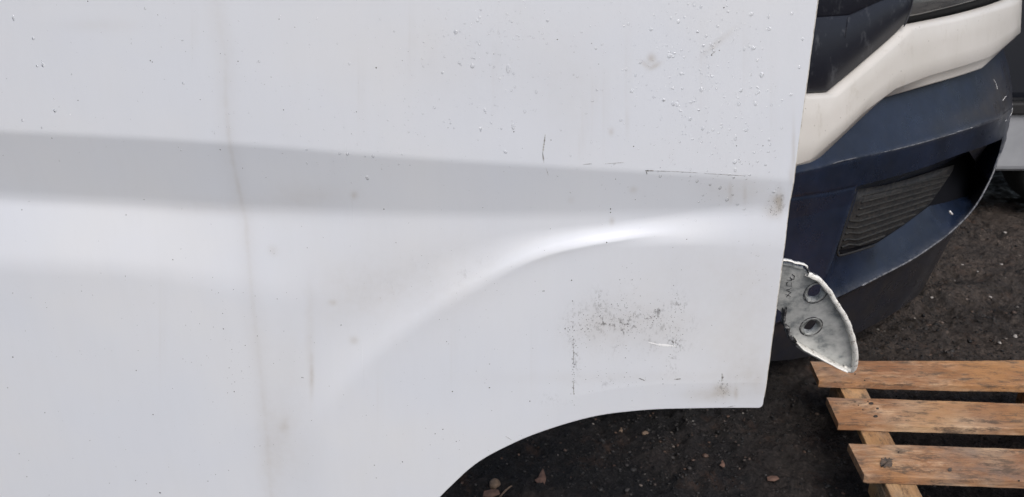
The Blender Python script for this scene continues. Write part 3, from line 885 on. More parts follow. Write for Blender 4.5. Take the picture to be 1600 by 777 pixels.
# raised lips
def lip(path, depth, thick, name, mat, inward, wob=0.0006):
    pts = smooth_path([tuple(bxy(u, v)) for u, v in path], 7)
    vs = []; n = len(pts)
    for i, p in enumerate(pts):
        t = (pts[min(i + 1, n - 1)] - pts[max(i - 1, 0)]).normalized()
        nrm = Vector((t.z, 0, -t.x)) * inward
        j = wob * (vnoise(np.array(i * 0.55), np.array(depth * 900)) * 2)
        j2 = wob * 1.6 * float(vnoise(np.array(i * 0.35 + 9), np.array(3.0)))
        p = p + nrm * float(j)
        dd = depth * (0.96 + 60 * j2)
        sec = [(0.0, 0.002), (0.0, -dd * 0.85), (thick * 0.25, -dd), (thick * 0.8, -dd), (thick, -dd * 0.85), (thick * 1.1, -0.001)]
        for a, b in sec: vs.append(p + nrm * a + Vector((0, b, 0)))
    q = []
    for i in range(n - 1):
        for k in range(6):
            q.append((i * 6 + k, i * 6 + (k + 1) % 6, (i + 1) * 6 + (k + 1) % 6, (i + 1) * 6 + k))
    o = obj(name, mesh_np(name, np.array([tuple(v_) for v_ in vs]), np.array(q)), mat, None, True)
    fix_child(o, plate)
    return o
lip([(1262, 423), (1281, 433), (1296, 450), (1308, 470), (1322, 492), (1330, 512), (1335.5, 532), (1338, 550), (1338, 564), (1335, 574), (1328, 579), (1319, 577), (1312, 573)], 0.010, 0.0080, 'edge_lip', LIP, 1)
lip([(1316, 573), (1300, 566), (1272, 551), (1248, 538), (1237, 526)], 0.024, 0.0030, 'edge_lip', LIP, 1)
lip([(1238, 536), (1229, 522), (1223, 502), (1220, 480)], 0.012, 0.006, 'sealer_bead', SEAM, 1, 0.003)
lip([(1205, 403), (1228, 404), (1243, 408), (1256, 411), (1261, 416)], 0.007, 0.0026, 'edge_lip', LIP, 1, 0.001)
lip([(1205, 409), (1230, 411), (1246, 415), (1254, 416)], 0.003, 0.004, 'sealer_bead', BRACKET, 1, 0.001)
lip([(1260, 414), (1262, 420), (1266, 425), (1275, 429)], 0.005, 0.003, 'sealer_bead', SEAM, 1, 0.002)
# small weld nut on the first hole
bm = bmesh.new()
p = bxy(1263, 467, -0.003)
bmesh.ops.create_cone(bm, cap_ends=True, segments=8, radius1=0.0045, radius2=0.003, depth=0.004, matrix=Matrix.Translation(p) @ Matrix.Rotation(math.pi / 2, 4, 'X'))
o = obj('weld_nut', bm_mesh(bm, 'weld_nut'), BRACKET); fix_child(o, plate)
# hand-written marks running down the plate: strokes read sideways
strokes = [[(1226.5, 461), (1234, 461)], ]
strokes = [[(1227, 460), (1231, 460.5), (1235, 463)], [(1235, 457), (1231, 460.5), (1228, 464)],
           [(1228, 453), (1232, 455), (1236, 457)], [(1236, 450), (1232, 452), (1228, 452)],
           [(1229, 446), (1236, 446.5)], [(1229, 446), (1229, 441), (1232, 440)],
           [(1229, 437), (1236, 438), (1237, 434)], [(1236, 441), (1236, 448)],
           [(1237, 428), (1241, 431), (1240, 436), (1236, 436), (1234, 432)]]
o = obj('marker_writing', tube_mesh([[tuple(bxy(u_, v_, -0.0016)) for u_, v_ in s] for s in strokes], 0.0006, 4, 'marker_writing'), MARKER)
fix_child(o, plate)
o['label'] = 'black handwriting running down the bracket'

# ------------------------------------------------------------------ the van behind: front bumper corner
CP = [(0.30, 3.05), (-0.02, 2.5), (0.03, 2.18), (0.12, 1.97), (0.26, 1.87), (0.42, 1.865), (0.57, 1.905), (0.723, 1.968), (0.9, 2.075), (1.077, 2.195), (1.366, 2.41), (1.587, 2.60), (1.75, 2.775), (1.865, 2.98), (1.90, 3.15), (1.86, 3.35), (1.70, 3.63), (1.40, 4.15)]
CP[0] = (-0.55, 3.42); CP[1] = (-0.06, 2.57)
pts = smooth_path([(a, b, 0) for a, b in CP], 40)
arr = np.array([(p.x, p.y) for p in pts])
ds = np.concatenate([[0], np.cumsum(np.linalg.norm(np.diff(arr, axis=0), axis=1))])
ST = ds[-1]
def Cs(s):
    return np.interp(s, ds, arr[:, 0]), np.interp(s, ds, arr[:, 1])
def Ns(s, e=0.03):
    x1, y1 = Cs(s - e); x2, y2 = Cs(s + e)
    tx, ty = x2 - x1, y2 - y1
    l = np.hypot(tx, ty)
    return -ty / l, tx / l                          # inward (into the van)
def s_of_x(xq):
    i = np.argmax((arr[:, 0] > xq) & (arr[:, 1] < 2.95)); return ds[i]
S_FINE = s_of_x(0.58)
def sfade(s):
    return 0.35 + 0.65 * sstep(1.3, 2.3, s)
def prof_flat(s, z): return 0.012 + 0 * z
LIPC = None
def lipz(s): return np.interp(s, LIPC[0], LIPC[1])
def chinz(s): return np.interp(s, CHIN[0], CHIN[1])
def prof_low(s, z, upper=False):
    p = np.interp(z, [0.05, 0.60, 0.70, 0.728, 0.74, 0.80, 0.90, 1.0, 1.3], [0.012, 0.012, 0.002, 0.0, 0.004, 0.036, 0.086, 0.104, 0.104])
    p2 = np.interp(z, [0.05, 0.50, 0.60, 0.66, 0.72, 0.78, 0.84, 0.90, 0.96, 1.3], [0.014, 0.014, 0.010, 0.009, 0.014, 0.027, 0.047, 0.074, 0.104, 0.12])
    kf = sstep(s_of_x(1.50), s_of_x(1.79), s)
    p = p * (1 - kf) + p2 * kf
    if upper: return p * sfade(s)
    b = np.maximum(lipz(s) - z, 0)
    return (p + 0.26 * b + 0.6 * np.clip(b, 0, 0.03)) * sfade(s)
def prof_up(s, z): return prof_low(s, z, True)
def prof_top(s, z):
    p = np.interp(z, [0.60, 0.74, 1.0, 1.15, 1.35, 1.6], [0.0, 0.003, 0.044, 0.068, 0.12, 0.25])
    return p * sfade(s)
def surf(s, z, prof, extra=0.0):
    x, y = Cs(s); n0, n1 = Ns(s)
    o = prof(s, z) + extra
    return x + n0 * o, y + n1 * o, z + 0 * x
class Look:
    def __init__(self, prof):
        self.prof = prof
        self.s = np.linspace(0.8, ST - 0.3, 900); self.z = np.linspace(0.10, 1.6, 500)
        S, Z_ = np.meshgrid(self.s, self.z, indexing='ij')
        x, y, z = surf(S, Z_, prof)
        U_, V_ = to_px(x, y, z)
        # facing test
        du = np.gradient(U_, axis=0)
        self.U, self.V, self.S, self.Z = U_, V_, S, Z_
        self.ok = du > 0
    def __call__(self, u, v):
        d = (self.U - u) ** 2 + (self.V - v) ** 2
        d = np.where(self.ok, d, 1e12)
        i, j = np.unravel_index(np.argmin(d), d.shape)
        s, z = self.S[i, j], self.Z[i, j]
        if math.sqrt(d[i, j]) < 4:
            for _ in range(2):
                e = 0.003
                f = lambda a, b: np.array(to_px(*[np.asarray(q) for q in surf(np.array(a), np.array(b), self.prof)]), float)
                p0 = f(s, z); J = np.stack([(f(s + e, z) - p0) / e, (f(s, z + e) - p0) / e], 1)
                if abs(np.linalg.det(J)) < 1e3: break
                st = np.linalg.solve(J, np.array([u, v]) - p0)
                st = np.clip(st, -0.01, 0.01)
                s, z = s + st[0], z + st[1]
        return s, z
FLAT = Look(prof_flat)
LIPL = [(1225, 500), (1265, 482), (1320, 458), (1370, 433), (1420, 407), (1455, 384), (1482, 364), (1510, 337), (1530, 310), (1548, 275), (1562, 240), (1570, 217)]
_l = [FLAT(*q) for q in LIPL] + [FLAT(1588, 178)]
LIPC = ([0, _l[0][0] - 0.3] + [q[0] for q in _l] + [ST], [_l[0][1] - 0.03, _l[0][1] - 0.03] + [q[1] for q in _l] + [_l[-1][1]])
_c = [(s_of_x(0.6), 0.10), (s_of_x(1.05), 0.105), (s_of_x(1.17), 0.155), (s_of_x(1.30), 0.25)]
CHIN = ([0] + [q[0] for q in _c] + [s_of_x(1.43), _l[7][0], _l[-1][0], ST], [0.10] + [q[1] for q in _c] + [_l[5][1] - 0.02, _l[7][1] - 0.022, _l[-1][1] - 0.03, _l[-1][1] - 0.03])
CHL = [(1150, 566), (1240, 562), (1340, 540), (1385, 510), (1430, 470), (1472, 418), (1505, 370), (1530, 328), (1552, 280), (1575, 225), (1600, 190)]
_cs, _cz = [0.0, s_of_x(0.5)], [0.10, 0.10]
for s_ in np.linspace(s_of_x(0.62), ST - 0.9, 60):
    zz = np.linspace(float(lipz(s_)) - 0.012, 0.05, 160)
    pp = surf(np.full(160, s_), zz, prof_low)
    uu_, vv2 = to_px(*pp)
    hit = np.nonzero(vv2 > np.interp(uu_, [c[0] for c in CHL], [c[1] for c in CHL]))[0]
    _cs.append(float(s_)); _cz.append(float(zz[hit[0]]) if len(hit) else 0.05)
_cz = [_cz[0], _cz[1]] + list(np.convolve(np.pad(_cz[2:], 2, 'edge'), np.ones(5) / 5, 'valid'))
CHIN = (_cs + [ST], [max(c, 0.07) for c in _cz] + [_cz[-1]])
LOW, TOP, UPP = Look(prof_low), Look(prof_top), Look(prof_up)

van = empty('van', (0.95, 3.2, 0))
tag(van, 'cream van with a dark plastic front bumper and fog lamp grille, behind the white panel', 'van')

# bumper: fine sheet on the right part of the nose
S1 = np.concatenate([np.linspace(0.25, S_FINE, 60, endpoint=False), np.arange(S_FINE, ST - 1.1, 0.0036), np.linspace(ST - 1.1, ST - 0.72, 30)])
T1 = np.concatenate([np.linspace(0, 1, 40, endpoint=False), np.linspace(1, 2, 210)])
S, Tg = np.meshgrid(S1, T1, indexing='ij')
zb_, zl_ = chinz(S), lipz(S)
Zg = np.where(Tg < 1, zb_ + (zl_ - zb_) * Tg, zl_ + (0.97 - zl_) * (Tg - 1))
Z1 = T1
x, y, z = surf(S, Zg, prof_low)
u, v = to_px(x, y, z)
OPEN = [((1338, 292), (1345, 298), .026), ((1400, 275.5), (1402, 284), .042), ((1450, 260), (1451, 268), .060), ((1500, 241), (1494, 247), .082), ((1545, 226), (1538, 232), .090), ((1566, 217), (1552, 229), .075),
        ((1561, 240), (1549, 246), .075), ((1548, 275), (1538, 270), .075), ((1530, 310), (1524, 296), .070), ((1510, 337), (1505, 308), .072), ((1482, 364), (1480, 316), .074), ((1455, 384), (1452, 322), .070),
        ((1420, 407), (1412, 352), .058), ((1370, 433), (1370, 380), .044), ((1320, 458), (1332, 393), .030), ((1272, 480), (1313, 398), .022), ((1303, 397), (1311, 391), .020), ((1320, 344), (1328, 344), .022)]
OPEN_RIM = [o_[0] for o_ in OPEN]
d_lip = poly_dist(u, v, LIPL)
front = (S < s_of_x(1.80)) & (S > s_of_x(0.6))
ins = inside(u, v, OPEN_RIM) & front
rec = np.zeros_like(u)
# drainage groove beside the grille, faint joint line running left of it, rounded lower lip
d_j = poly_dist(u, v, [(1200, 312), (1236, 310), (1290, 302), (1338, 292)])
rec = rec + 0.0022 * np.exp(-(d_j / 2.2) ** 2) * front
rec = rec - 0.004 * np.exp(-(d_lip / 3.5) ** 2) * front
ridge = [(1200, 276), (1245, 269), (1275, 263), (1320, 250), (1400, 233), (1450, 220), (1500, 205), (1560, 184), (1592, 158)]
d_r = poly_dist(u, v, ridge)
rec = rec - 0.0022 * np.exp(-(d_r / 3.0) ** 2) * front
rec = rec + 0.0018 * fbm(S * 5, Zg * 7, 2, 55) * front * sstep(0, 14, poly_dist(u, v, OPEN_RIM + OPEN_RIM[:1]))
x, y, z = surf(S, Zg, prof_low, rec)
verts_b = np.stack([x, y, z], -1).reshape(-1, 3)
qb = grid_quads(len(S1), len(Z1))
insf = ins.ravel()
hit = insf[qb].any(1)
edge_v = np.unique(qb[hit]); edge_v = edge_v[~insf[edge_v]]
RL = OPEN_RIM + OPEN_RIM[:1]
for iv in edge_v:
    uu_, vv2 = float(u.ravel()[iv]), float(v.ravel()[iv])
    best = (1e9, 0, 0)
    for (ax, ay), (bx, by) in zip(RL[:-1], RL[1:]):
        dx, dy = bx - ax, by - ay
        t = min(max(((uu_ - ax) * dx + (vv2 - ay) * dy) / (dx * dx + dy * dy), 0), 1)
        px_, py_ = ax + t * dx, ay + t * dy
        dd = math.hypot(uu_ - px_, vv2 - py_)
        if dd < best[0]: best = (dd, px_, py_)
    s_, z_ = UPP(best[1], best[2])
    p_ = surf(np.array(s_), np.array(z_), prof_up, -0.0035 if vv2 > 300 and uu_ > 1290 else 0.0)
    verts_b[iv] = [float(q) for q in p_]
me = mesh_np('bumper_shell', verts_b, qb[~hit])
wear_glint = 0.30 * np.exp(-(d_r / 3.2) ** 2) * (0.5 + 0.5 * sstep(1330, 1500, u)) + 0.8 * np.exp(-(d_lip / 3.0) ** 2) * sstep(1290, 1440, u)  # ridge wear; the lip's highlight line is put into the colour too
wear_glint += 0.15 * np.exp(-((u - 1575) / 26) ** 2 - ((v - 160) / 30) ** 2) + 0.6 * np.exp(-((u - 1318) / 9) ** 2 - ((v - 407) / 8) ** 2)  # first term colours in a soft reflection at the corner
dl2 = poly_dist(u, v, [(1358, 521), (1398, 493), (1440, 437), (1463, 388)])
wear_glint += 0.16 * np.exp(-(dl2 / 4.0) ** 2) 
reflection_tone = np.exp(-((u - 1562) / 26) ** 2 - ((v - 140) / 42) ** 2) + 0.8 * np.exp(-((u - 1530) / 60) ** 2 - ((v - 178 + (u - 1530) * 0.3) / 16) ** 2) + 1.1 * sstep(0, 0.03, zl_ - Zg)  # corner reflection and dirt mirrored under the lip, put in as brownish colour
attr(me, 'reflection_tone', np.clip(np.where(front | (S > s_of_x(1.6)), reflection_tone, 0), 0, 1))
attr(me, 'wear_glint', np.where(front | (S > s_of_x(1.6)), np.clip(wear_glint, 0, 1), 0))
bumper = obj('bumper_shell', me, BUMPER, van, smooth=True)
bumper['label'] = 'dark blue-black scratched plastic bumper'
# underside return of the bumper
su = np.linspace(0.25, ST - 0.8, 200)
rows = [surf(su, chinz(su) + dz, prof_low, ex) for dz, ex in ((0.0, 0.0), (-0.006, 0.008), (0.0, 0.10))]
V_ = np.stack([np.stack(r_, -1) for r_ in rows], 1).reshape(-1, 3)
obj('bumper_underside', mesh_np('bumper_underside', V_, grid_quads(200, 3)), BUMPER, van, smooth=True)

# strips laid on the nose, rows traced from the photograph and resampled
def look_in(look, u_, v_, e):
    s_, z_ = look(u_, v_)
    if abs(e) < 0.02: return s_, z_
    cu_, cv_ = u_, v_
    for _ in range(4):
        p_ = to_px(*[float(q) for q in surf(np.array(s_), np.array(z_), look.prof, e)])
        cu_ += (u_ - p_[0]) * 0.9; cv_ += (v_ - p_[1]) * 0.9
        s_, z_ = look(cu_, cv_)
    return s_, z_
def strip(name, rows, look, mat, parent, n=120, ext=None, smooth=True, curve=False, sub_n=1, fix=False):
    R_ = []
    for cps, exs in rows:
        ex = list(exs) if hasattr(exs, '__len__') else [exs] * len(cps)
        sz = [look_in(look, u_, v_, e_i if fix else 0) for (u_, v_), e_i in zip(cps, ex)]
        if cps[0][0] == 1150:
            s_0, z_0 = sz[0]
            sz = [(s_0 - 1.15 * (10 - k) / 10, z_0) for k in range(10)] + sz; ex = [ex[0]] * 10 + ex
        if ext:
            s_l, z_l = sz[-1]
            for k in range(1, 9):
                sz.append((s_l + ext * k / 8, z_l)); ex.append(ex[-1])
        sz = np.array(sz); ex = np.array(ex)
        t = np.linspace(0, len(sz) - 1, n)
        s_ = np.interp(t, np.arange(len(sz)), sz[:, 0]); z_ = np.interp(t, np.arange(len(sz)), sz[:, 1]); e2 = np.interp(t, np.arange(len(sz)), ex)
        R_.append((s_, z_, e2))
    # add in-between rows so the sheet follows the curved body
    full = []
    for a, b in zip(R_[:-1], R_[1:]):
        for k in range(sub_n):
            f = k / sub_n
            full.append(tuple(a[i] * (1 - f) + b[i] * f for i in range(3)))
    full.append(R_[-1])
    V_ = [np.stack(surf(s_, z_, look.prof, e2), -1) for s_, z_, e2 in full]
    A_ = np.stack(V_, 1)
    me = mesh_np(name, A_.reshape(-1, 3), grid_quads(n, len(full), True))
    return obj(name, me, mat, parent, smooth=smooth)
def mid(a, b, f): return [(p[0] * (1 - f) + q[0] * f, p[1] * (1 - f) + q[1] * f) for p, q in zip(a, b)]
w0 = [(1150, 152), (1230, 150), (1303, 147), (1360, 98.5), (1412, 52), (1424, 41), (1500, 25.5), (1560, 9), (1592, -4)]
w1 = [(1150, 155), (1230, 153), (1304.5, 150), (1362, 101.5), (1414, 55), (1426, 44), (1501, 29), (1561, 12.5), (1594, 0)]
w2 = [(1150, 159), (1230, 157), (1307, 154), (1365, 105), (1417, 59), (1429, 48), (1503, 33), (1562, 17), (1595, 5)]
w4 = [(1150, 276), (1232, 262), (1268, 250), (1312, 212), (1352, 174), (1400, 139), (1455, 118), (1548, 89), (1588, 56)]
w5 = [(1150, 280), (1236, 268), (1268, 264), (1306, 229), (1345, 193), (1387, 156), (1462, 134), (1545, 108), (1585, 66)]
strip('painted_band', [(w0, 0.03), (w0, 0.016), (w1, 0.003), (w2, 0.0), (mid(w2, w4, .33), 0.0), (mid(w2, w4, .66), 0.0), (mid(w2, w4, .99), 0.0), (w4, 0.0010), (mid(w4, w5, .06), 0.0024), (mid(w4, w5, .9), [0.008, 0.008, 0.008, 0.008, 0.010, 0.016, 0.020, 0.020, 0.014]), (w5, 0.020), (w5, 0.05)], TOP, CREAM, van, 330, 0.5)
# black trim left of the lamp
t0 = [(1150, -90), (1230, -90), (1300, -90), (1360, -90), (1400, -90), (1444, -90)]
t1 = [(1150, 27), (1230, 27.5), (1282, 27), (1330, 24), (1372, 5), (1436, -20)]
t2 = [(1150, 150), (1230, 149), (1303, 146), (1360, 97.5), (1408, 55), (1424, 36)]
strip('trim_upper', [(t0, 0.006), (mid(t0, t1, .5), 0.006), (mid(t0, t1, .985), 0.006), (t1, 0.0085), (t1, 0.03)], TOP, TRIM, van, 160)
strip('grille_surround', [(t1, 0.03), (t1, 0.0085), (mid(t1, t2, .02), 0.0065), (mid(t1, t2, .5), 0.009), (mid(t1, t2, .97), 0.016), (t2, 0.022), (t2, 0.05)], TOP, TRIM, van, 220)
# creases on the surround
def nose_line(pts, w_, ex, name, mat, look=TOP, parent=van):
    P_ = []
    for u_, v_ in pts:
        s_, z_ = look(u_, v_)
        a = surf(np.array(s_), np.array(z_), look.prof, ex)
        P_.append(tuple(float(q) for q in a))
    return obj(name, tube_mesh([[tuple(p) for p in smooth_path(P_, 5)]], w_, 6, name), mat, parent, smooth=True)
nose_line([(1324, 60), (1327, 40), (1330, 26), (1352, 15), (1384, -2), (1400, -12)], 0.0007, 0.0065, 'moulding_line', TRIM)
nose_line([(1435, -60), (1429, -10), (1424, 18), (1414, 42)], 0.0022, 0.003, 'moulding_line', TRIM)
# headlight: dark lens with a rubber gasket under it
l0 = [(1450, -90), (1480, -90), (1530, -90), (1580, -90), (1610, -90)]
l1 = [(1424.5, 30), (1450, 25), (1494, 14), (1540, 1), (1590, -20)]
l2 = [(1423, 42), (1450, 38), (1500, 27), (1560, 11), (1592, -3)]
lamp = strip('headlight', [(l0, 0.030), (mid(l0, l1, .5), 0.016), (mid(l0, l1, .8), 0.013), (mid(l0, l1, .96), 0.016), (l1, 0.024), (l1, 0.05)], TOP, LAMP, van, 90, 0.25)
lamp['label'] = 'smoky grey headlight lens'
strip('headlight_gasket', [(mid(l0, l1, .9), 0.034), (l1, 0.034), (l2, 0.040), (l2, 0.06)], TOP, RUBBER, van, 70, 0.25)
# dark backing behind the joints
strip('inner_carrier', [([(1150, -110), (1300, -110), (1440, -110), (1620, -110)], 0.09), ([(1150, 100), (1300, 100), (1430, 60), (1596, 40)], 0.09)], TOP, RUBBER, van, 60, 0.3)

# the fog lamp recess: sloping walls between the opening and its floor
NSEG = 7
loopR, loopI = [], []
K_ = len(OPEN)
szR = [UPP(*o_[0]) for o_ in OPEN]; szI = [look_in(UPP, o_[1][0], o_[1][1], o_[2]) for o_ in OPEN]
for k in range(K_):
    k2 = (k + 1) % K_
    for j in range(NSEG):
        f = j / NSEG
        uv = (OPEN[k][0][0] * (1 - f) + OPEN[k2][0][0] * f, OPEN[k][0][1] * (1 - f) + OPEN[k2][0][1] * f)
        a_ = UPP(*uv)
        loopR.append((a_[0], a_[1], -0.0035 if uv[1] > 300 and uv[0] > 1290 else 0.0))
        ui = (OPEN[k][1][0] * (1 - f) + OPEN[k2][1][0] * f, OPEN[k][1][1] * (1 - f) + OPEN[k2][1][1] * f)
        e_i = OPEN[k][2] * (1 - f) + OPEN[k2][2] * f
        a_ = look_in(UPP, ui[0], ui[1], e_i)
        loopI.append((a_[0], a_[1], e_i))
loopR, loopI = np.array(loopR), np.array(loopI)
NL = len(loopR); NR_ = 9
VV_ = []
for r_ in range(NR_):
    f = r_ / (NR_ - 1)
    L_ = loopR * (1 - f) + loopI * f
    VV_.append(np.stack(surf(L_[:, 0], L_[:, 1], prof_up, L_[:, 2] + 0.004 * math.sin(f * math.pi) * (1 - f)), -1))
VV_ = np.array(VV_)
qf = [(r_ * NL + i, r_ * NL + (i + 1) % NL, (r_ + 1) * NL + (i + 1) % NL, (r_ + 1) * NL + i) for r_ in range(NR_ - 1) for i in range(NL)]
me = mesh_np('lamp_recess', VV_.reshape(-1, 3), np.array(qf))
attr(me, 'wear_glint', np.concatenate([np.full(NL, 0.35), np.full(NL, 0.1), np.zeros(NL * (NR_ - 2))]) * np.tile((loopR[:, 2] < -0.001) * 1.0, NR_))
attr(me, 'reflection_tone', np.zeros(NL * NR_))
lrec = obj('lamp_recess', me, BUMPER, van, smooth=True)
inn = VV_[-1]; cen = inn.mean(0)
# floor: fan rings towards the middle line
top_i = list(range(0, 5 * NSEG + 1)); bot_i = [(-j) % NL for j in range(0, NL - 5 * NSEG + 1)]
tt = np.linspace(0, 1, 50)
def resamp(ids):
    P_ = inn[ids]; d_ = np.concatenate([[0], np.cumsum(np.linalg.norm(np.diff(P_, axis=0), axis=1))]); d_ /= d_[-1]
    return np.stack([np.interp(tt, d_, P_[:, q_]) for q_ in range(3)], -1)
A1, B1 = resamp(top_i), resamp(bot_i)
fl = np.stack([A1 * (1 - f) + B1 * f for f in np.linspace(0, 1, 10)], 1)
obj('recess_floor', mesh_np('recess_floor', fl.reshape(-1, 3), grid_quads(50, 10, True)), RECESS_BLACK, van, smooth=True)

# fog lamp blank: backing plate and its slats
g0 = [(1345, 298), (1380, 290), (1420, 279.5), (1460, 267), (1491, 257)]
g1 = [(1316, 394), (1368, 379), (1410, 353), (1452, 320), (1489, 266)]
def GE(a): return [0.016 + a, 0.028 + a, 0.040 + a, 0.050 + a, 0.060 + a]
fog = strip('fog_lamp_cover', [(g0, GE(.03)), (g0, GE(0)), (mid(g0, g1, .25), GE(0)), (mid(g0, g1, .5), GE(0)), (mid(g0, g1, .75), GE(0)), (g1, GE(0)), (g1, GE(.03))], UPP, GRILLE, van, 60, fix=True)
fog['label'] = 'ribbed dark fog lamp blanking grille'
fog.location = (0, 0, 0)
low_curve = np.array(g1)
for k in range(9):
    f = (k + 0.7) / 9.0
    a = (1346 + (1318 - 1346) * f, 299 + (393 - 299) * f)
    P_ = []
    sl = -0.235 - 0.012 * k
    for j in range(84):
        uu_ = a[0] + 3 + j * 2.1
        vv2 = a[1] + 1 + sl * (uu_ - a[0]) - 0.00035 * (uu_ - a[0]) ** 2 * (k / 8)
        lim_v = np.interp(uu_, low_curve[:, 0], low_curve[:, 1])
        top_v = np.interp(uu_, [p[0] for p in g0], [p[1] for p in g0])
        if uu_ > 1482 or vv2 > lim_v - 2 or vv2 < top_v + 1: break
        P_.append((uu_, vv2))
    if len(P_) < 8: continue
    P_ = P_[::3] + ([P_[-1]] if (len(P_) - 1) % 3 else [])
    NP = len(P_)
    V_ = []
    for u_, v_ in P_:
        ge = float(np.interp(u_, [1318, 1375, 1415, 1458, 1490], GE(0)))
        s_, z_ = look_in(UPP, u_, v_, ge)
        for dz, ex in ((0.0042, ge + 0.002), (0.0034, ge - 0.0035), (0.0012, ge - 0.0055), (-0.0010, ge - 0.004), (-0.0030, ge + 0.002)):
            V_.append([float(q) for q in surf(np.array(s_), np.array(z_ + dz), prof_up, ex)])
    o = obj('slat', mesh_np('slat', np.array(V_), grid_quads(len(P_), 5, True)), SLAT, None, True)
    o.parent = fog; o.matrix_parent_inverse = Matrix.Identity(4)
SCUF_GLINT = Mat('scuff_and_glint_plastic', (0.10, 0.105, 0.12), 0.45)  # for the worn ridge and the painted highlight on the lip
SCUF_GLINT.set('Base Color', SCUF_GLINT.ramp(SCUF_GLINT.noise(40, 5, 0.75), [(0.36, (0.02, 0.024, 0.034)), (0.62, (0.17, 0.175, 0.19))]))
nose_line([(1345, 446), (1370, 433), (1420, 407), (1455, 384), (1482, 364), (1510, 337), (1530, 310), (1548, 275), (1561, 241)], 0.0032, -0.0030, 'lip_highlight', SCUF_GLINT.m, UPP)  # pale tube drawn as the highlight along the lip
nose_line([(1300, 256), (1320, 250), (1400, 233), (1450, 220), (1500, 205), (1560, 184)], 0.0014, -0.0022, 'worn_ridge', SCUF_GLINT.m, LOW)
nose_line([(1338, 294), (1324, 344), (1311, 388), (1310, 397), (1318, 399), (1368, 384)], 0.0034, 0.002, 'groove_shade_line', RUBBER, UPP)  # black tube painted in for the shade of the groove round the grille
nose_line([(1489, 331), (1494, 337)], 0.0035, 0.012, 'plastic_clip', SCRAPE, LOW)
for pth in ([(1552, 124), (1556, 131), (1558, 140)], [(1570, 190), (1580, 178), (1590, 163)], [(1566, 158), (1572, 150)], [(1480, 210), (1520, 199), (1560, 185)]):
    nose_line(pth, 0.0006, -0.0006, 'scratch', SCRAPE, LOW)

# rest of the van, so that it stands as a whole behind the panel
rear = np.array([-0.5, 0.866]); across = np.array([0.866, 0.5])
mouth = np.array([0.95, 2.45])
def vp(a, b, z): q = mouth + across * a + rear * b; return (q[0], q[1], z)
bm = bmesh.new()
secs = [(0.35, 0.92, [(0.35, 0.95), (0.45, 1.12), (0.50, 1.2)]), ]
prof = [(0.55, 0.28), (0.50, 0.92), (0.42, 1.12), (0.95, 1.32), (1.35, 1.42), (2.05, 2.25), (2.5, 2.42), (5.2, 2.45), (5.35, 2.3), (5.35, 0.35), (2.6, 0.28)]
def side_pts(a, k):
    return [bm.verts.new(vp(a * (0.90 if q[1] > 2 else 0.955), q[0], q[1])) for q in prof]
L_, R2 = side_pts(-1.0, 0), side_pts(1.0, 1)
bm.faces.new(L_); bm.faces.new(R2[::-1])
for i in range(len(prof)):
    j = (i + 1) % len(prof)
    bm.faces.new((L_[j], L_[i], R2[i], R2[j]))
obj('body', bm_mesh(bm, 'body', 0.05, 3), BODY, van, smooth=False)
bm = bmesh.new()
a_, b_ = np.array([1.38, 1.47]), np.array([2.0, 2.19])
off = np.array([-0.012, 0.008])
q = [vp(-0.82, a_[0] + off[0], a_[1] + off[1]), vp(0.82, a_[0] + off[0], a_[1] + off[1]), vp(0.76, b_[0] + off[0], b_[1] + off[1]), vp(-0.76, b_[0] + off[0], b_[1] + off[1])]
vs = [bm.verts.new(p) for p in q] + [bm.verts.new((p[0] + 0.01, p[1] + 0.02, p[2] + 0.0)) for p in q]
for f in ((0, 1, 2, 3), (7, 6, 5, 4), (0, 4, 5, 1), (1, 5, 6, 2), (2, 6, 7, 3), (3, 7, 4, 0)): bm.faces.new([vs[i] for i in f])
obj('windscreen', bm_mesh(bm, 'windscreen'), GLASS, van)
def wheel_parts(c, axis_v, r, w_, parent, tag_name='wheel'):
    A = Vector(axis_v).normalized()
    rot = A.to_track_quat('Z', 'Y').to_matrix().to_4x4()
    prof_ = [(r * 0.62, -w_ / 2), (r * 0.93, -w_ / 2), (r * 0.985, -w_ * 0.40), (r, -w_ * 0.2), (r, w_ * 0.2), (r * 0.985, w_ * 0.40), (r * 0.93, w_ / 2), (r * 0.62, w_ / 2)]
    n = 40; V_ = []
    for k in range(n):
        a = 2 * math.pi * k / n
        for rr_, zz in prof_: V_.append((rr_ * math.cos(a), rr_ * math.sin(a), zz))
    q = []
    for k in range(n):
        for j in range(len(prof_)):
            a0, a1 = k * 8, ((k + 1) % n) * 8
            q.append((a0 + j, a0 + (j + 1) % 8, a1 + (j + 1) % 8, a1 + j))
    me = mesh_np('tyre', np.array(V_), np.array(q))
    me.transform(Matrix.Translation(c) @ rot)
    t = obj('wheel', me, TYRE, parent, smooth=True)
    bm = bmesh.new()
    bmesh.ops.create_cone(bm, cap_ends=True, segments=32, radius1=r * 0.63, radius2=r * 0.5, depth=w_ * 0.7)
    me = bm_mesh(bm, 'rim', 0.008, 1); me.transform(Matrix.Translation(c) @ rot)
    o = obj('rim', me, RIM); o.parent = t
for a in (-0.86, 0.86):
    for b in (0.95, 4.3):
        p = vp(a, b, 0.33)
        wheel_parts(p, (across[0], across[1], 0), 0.33, 0.22, van)

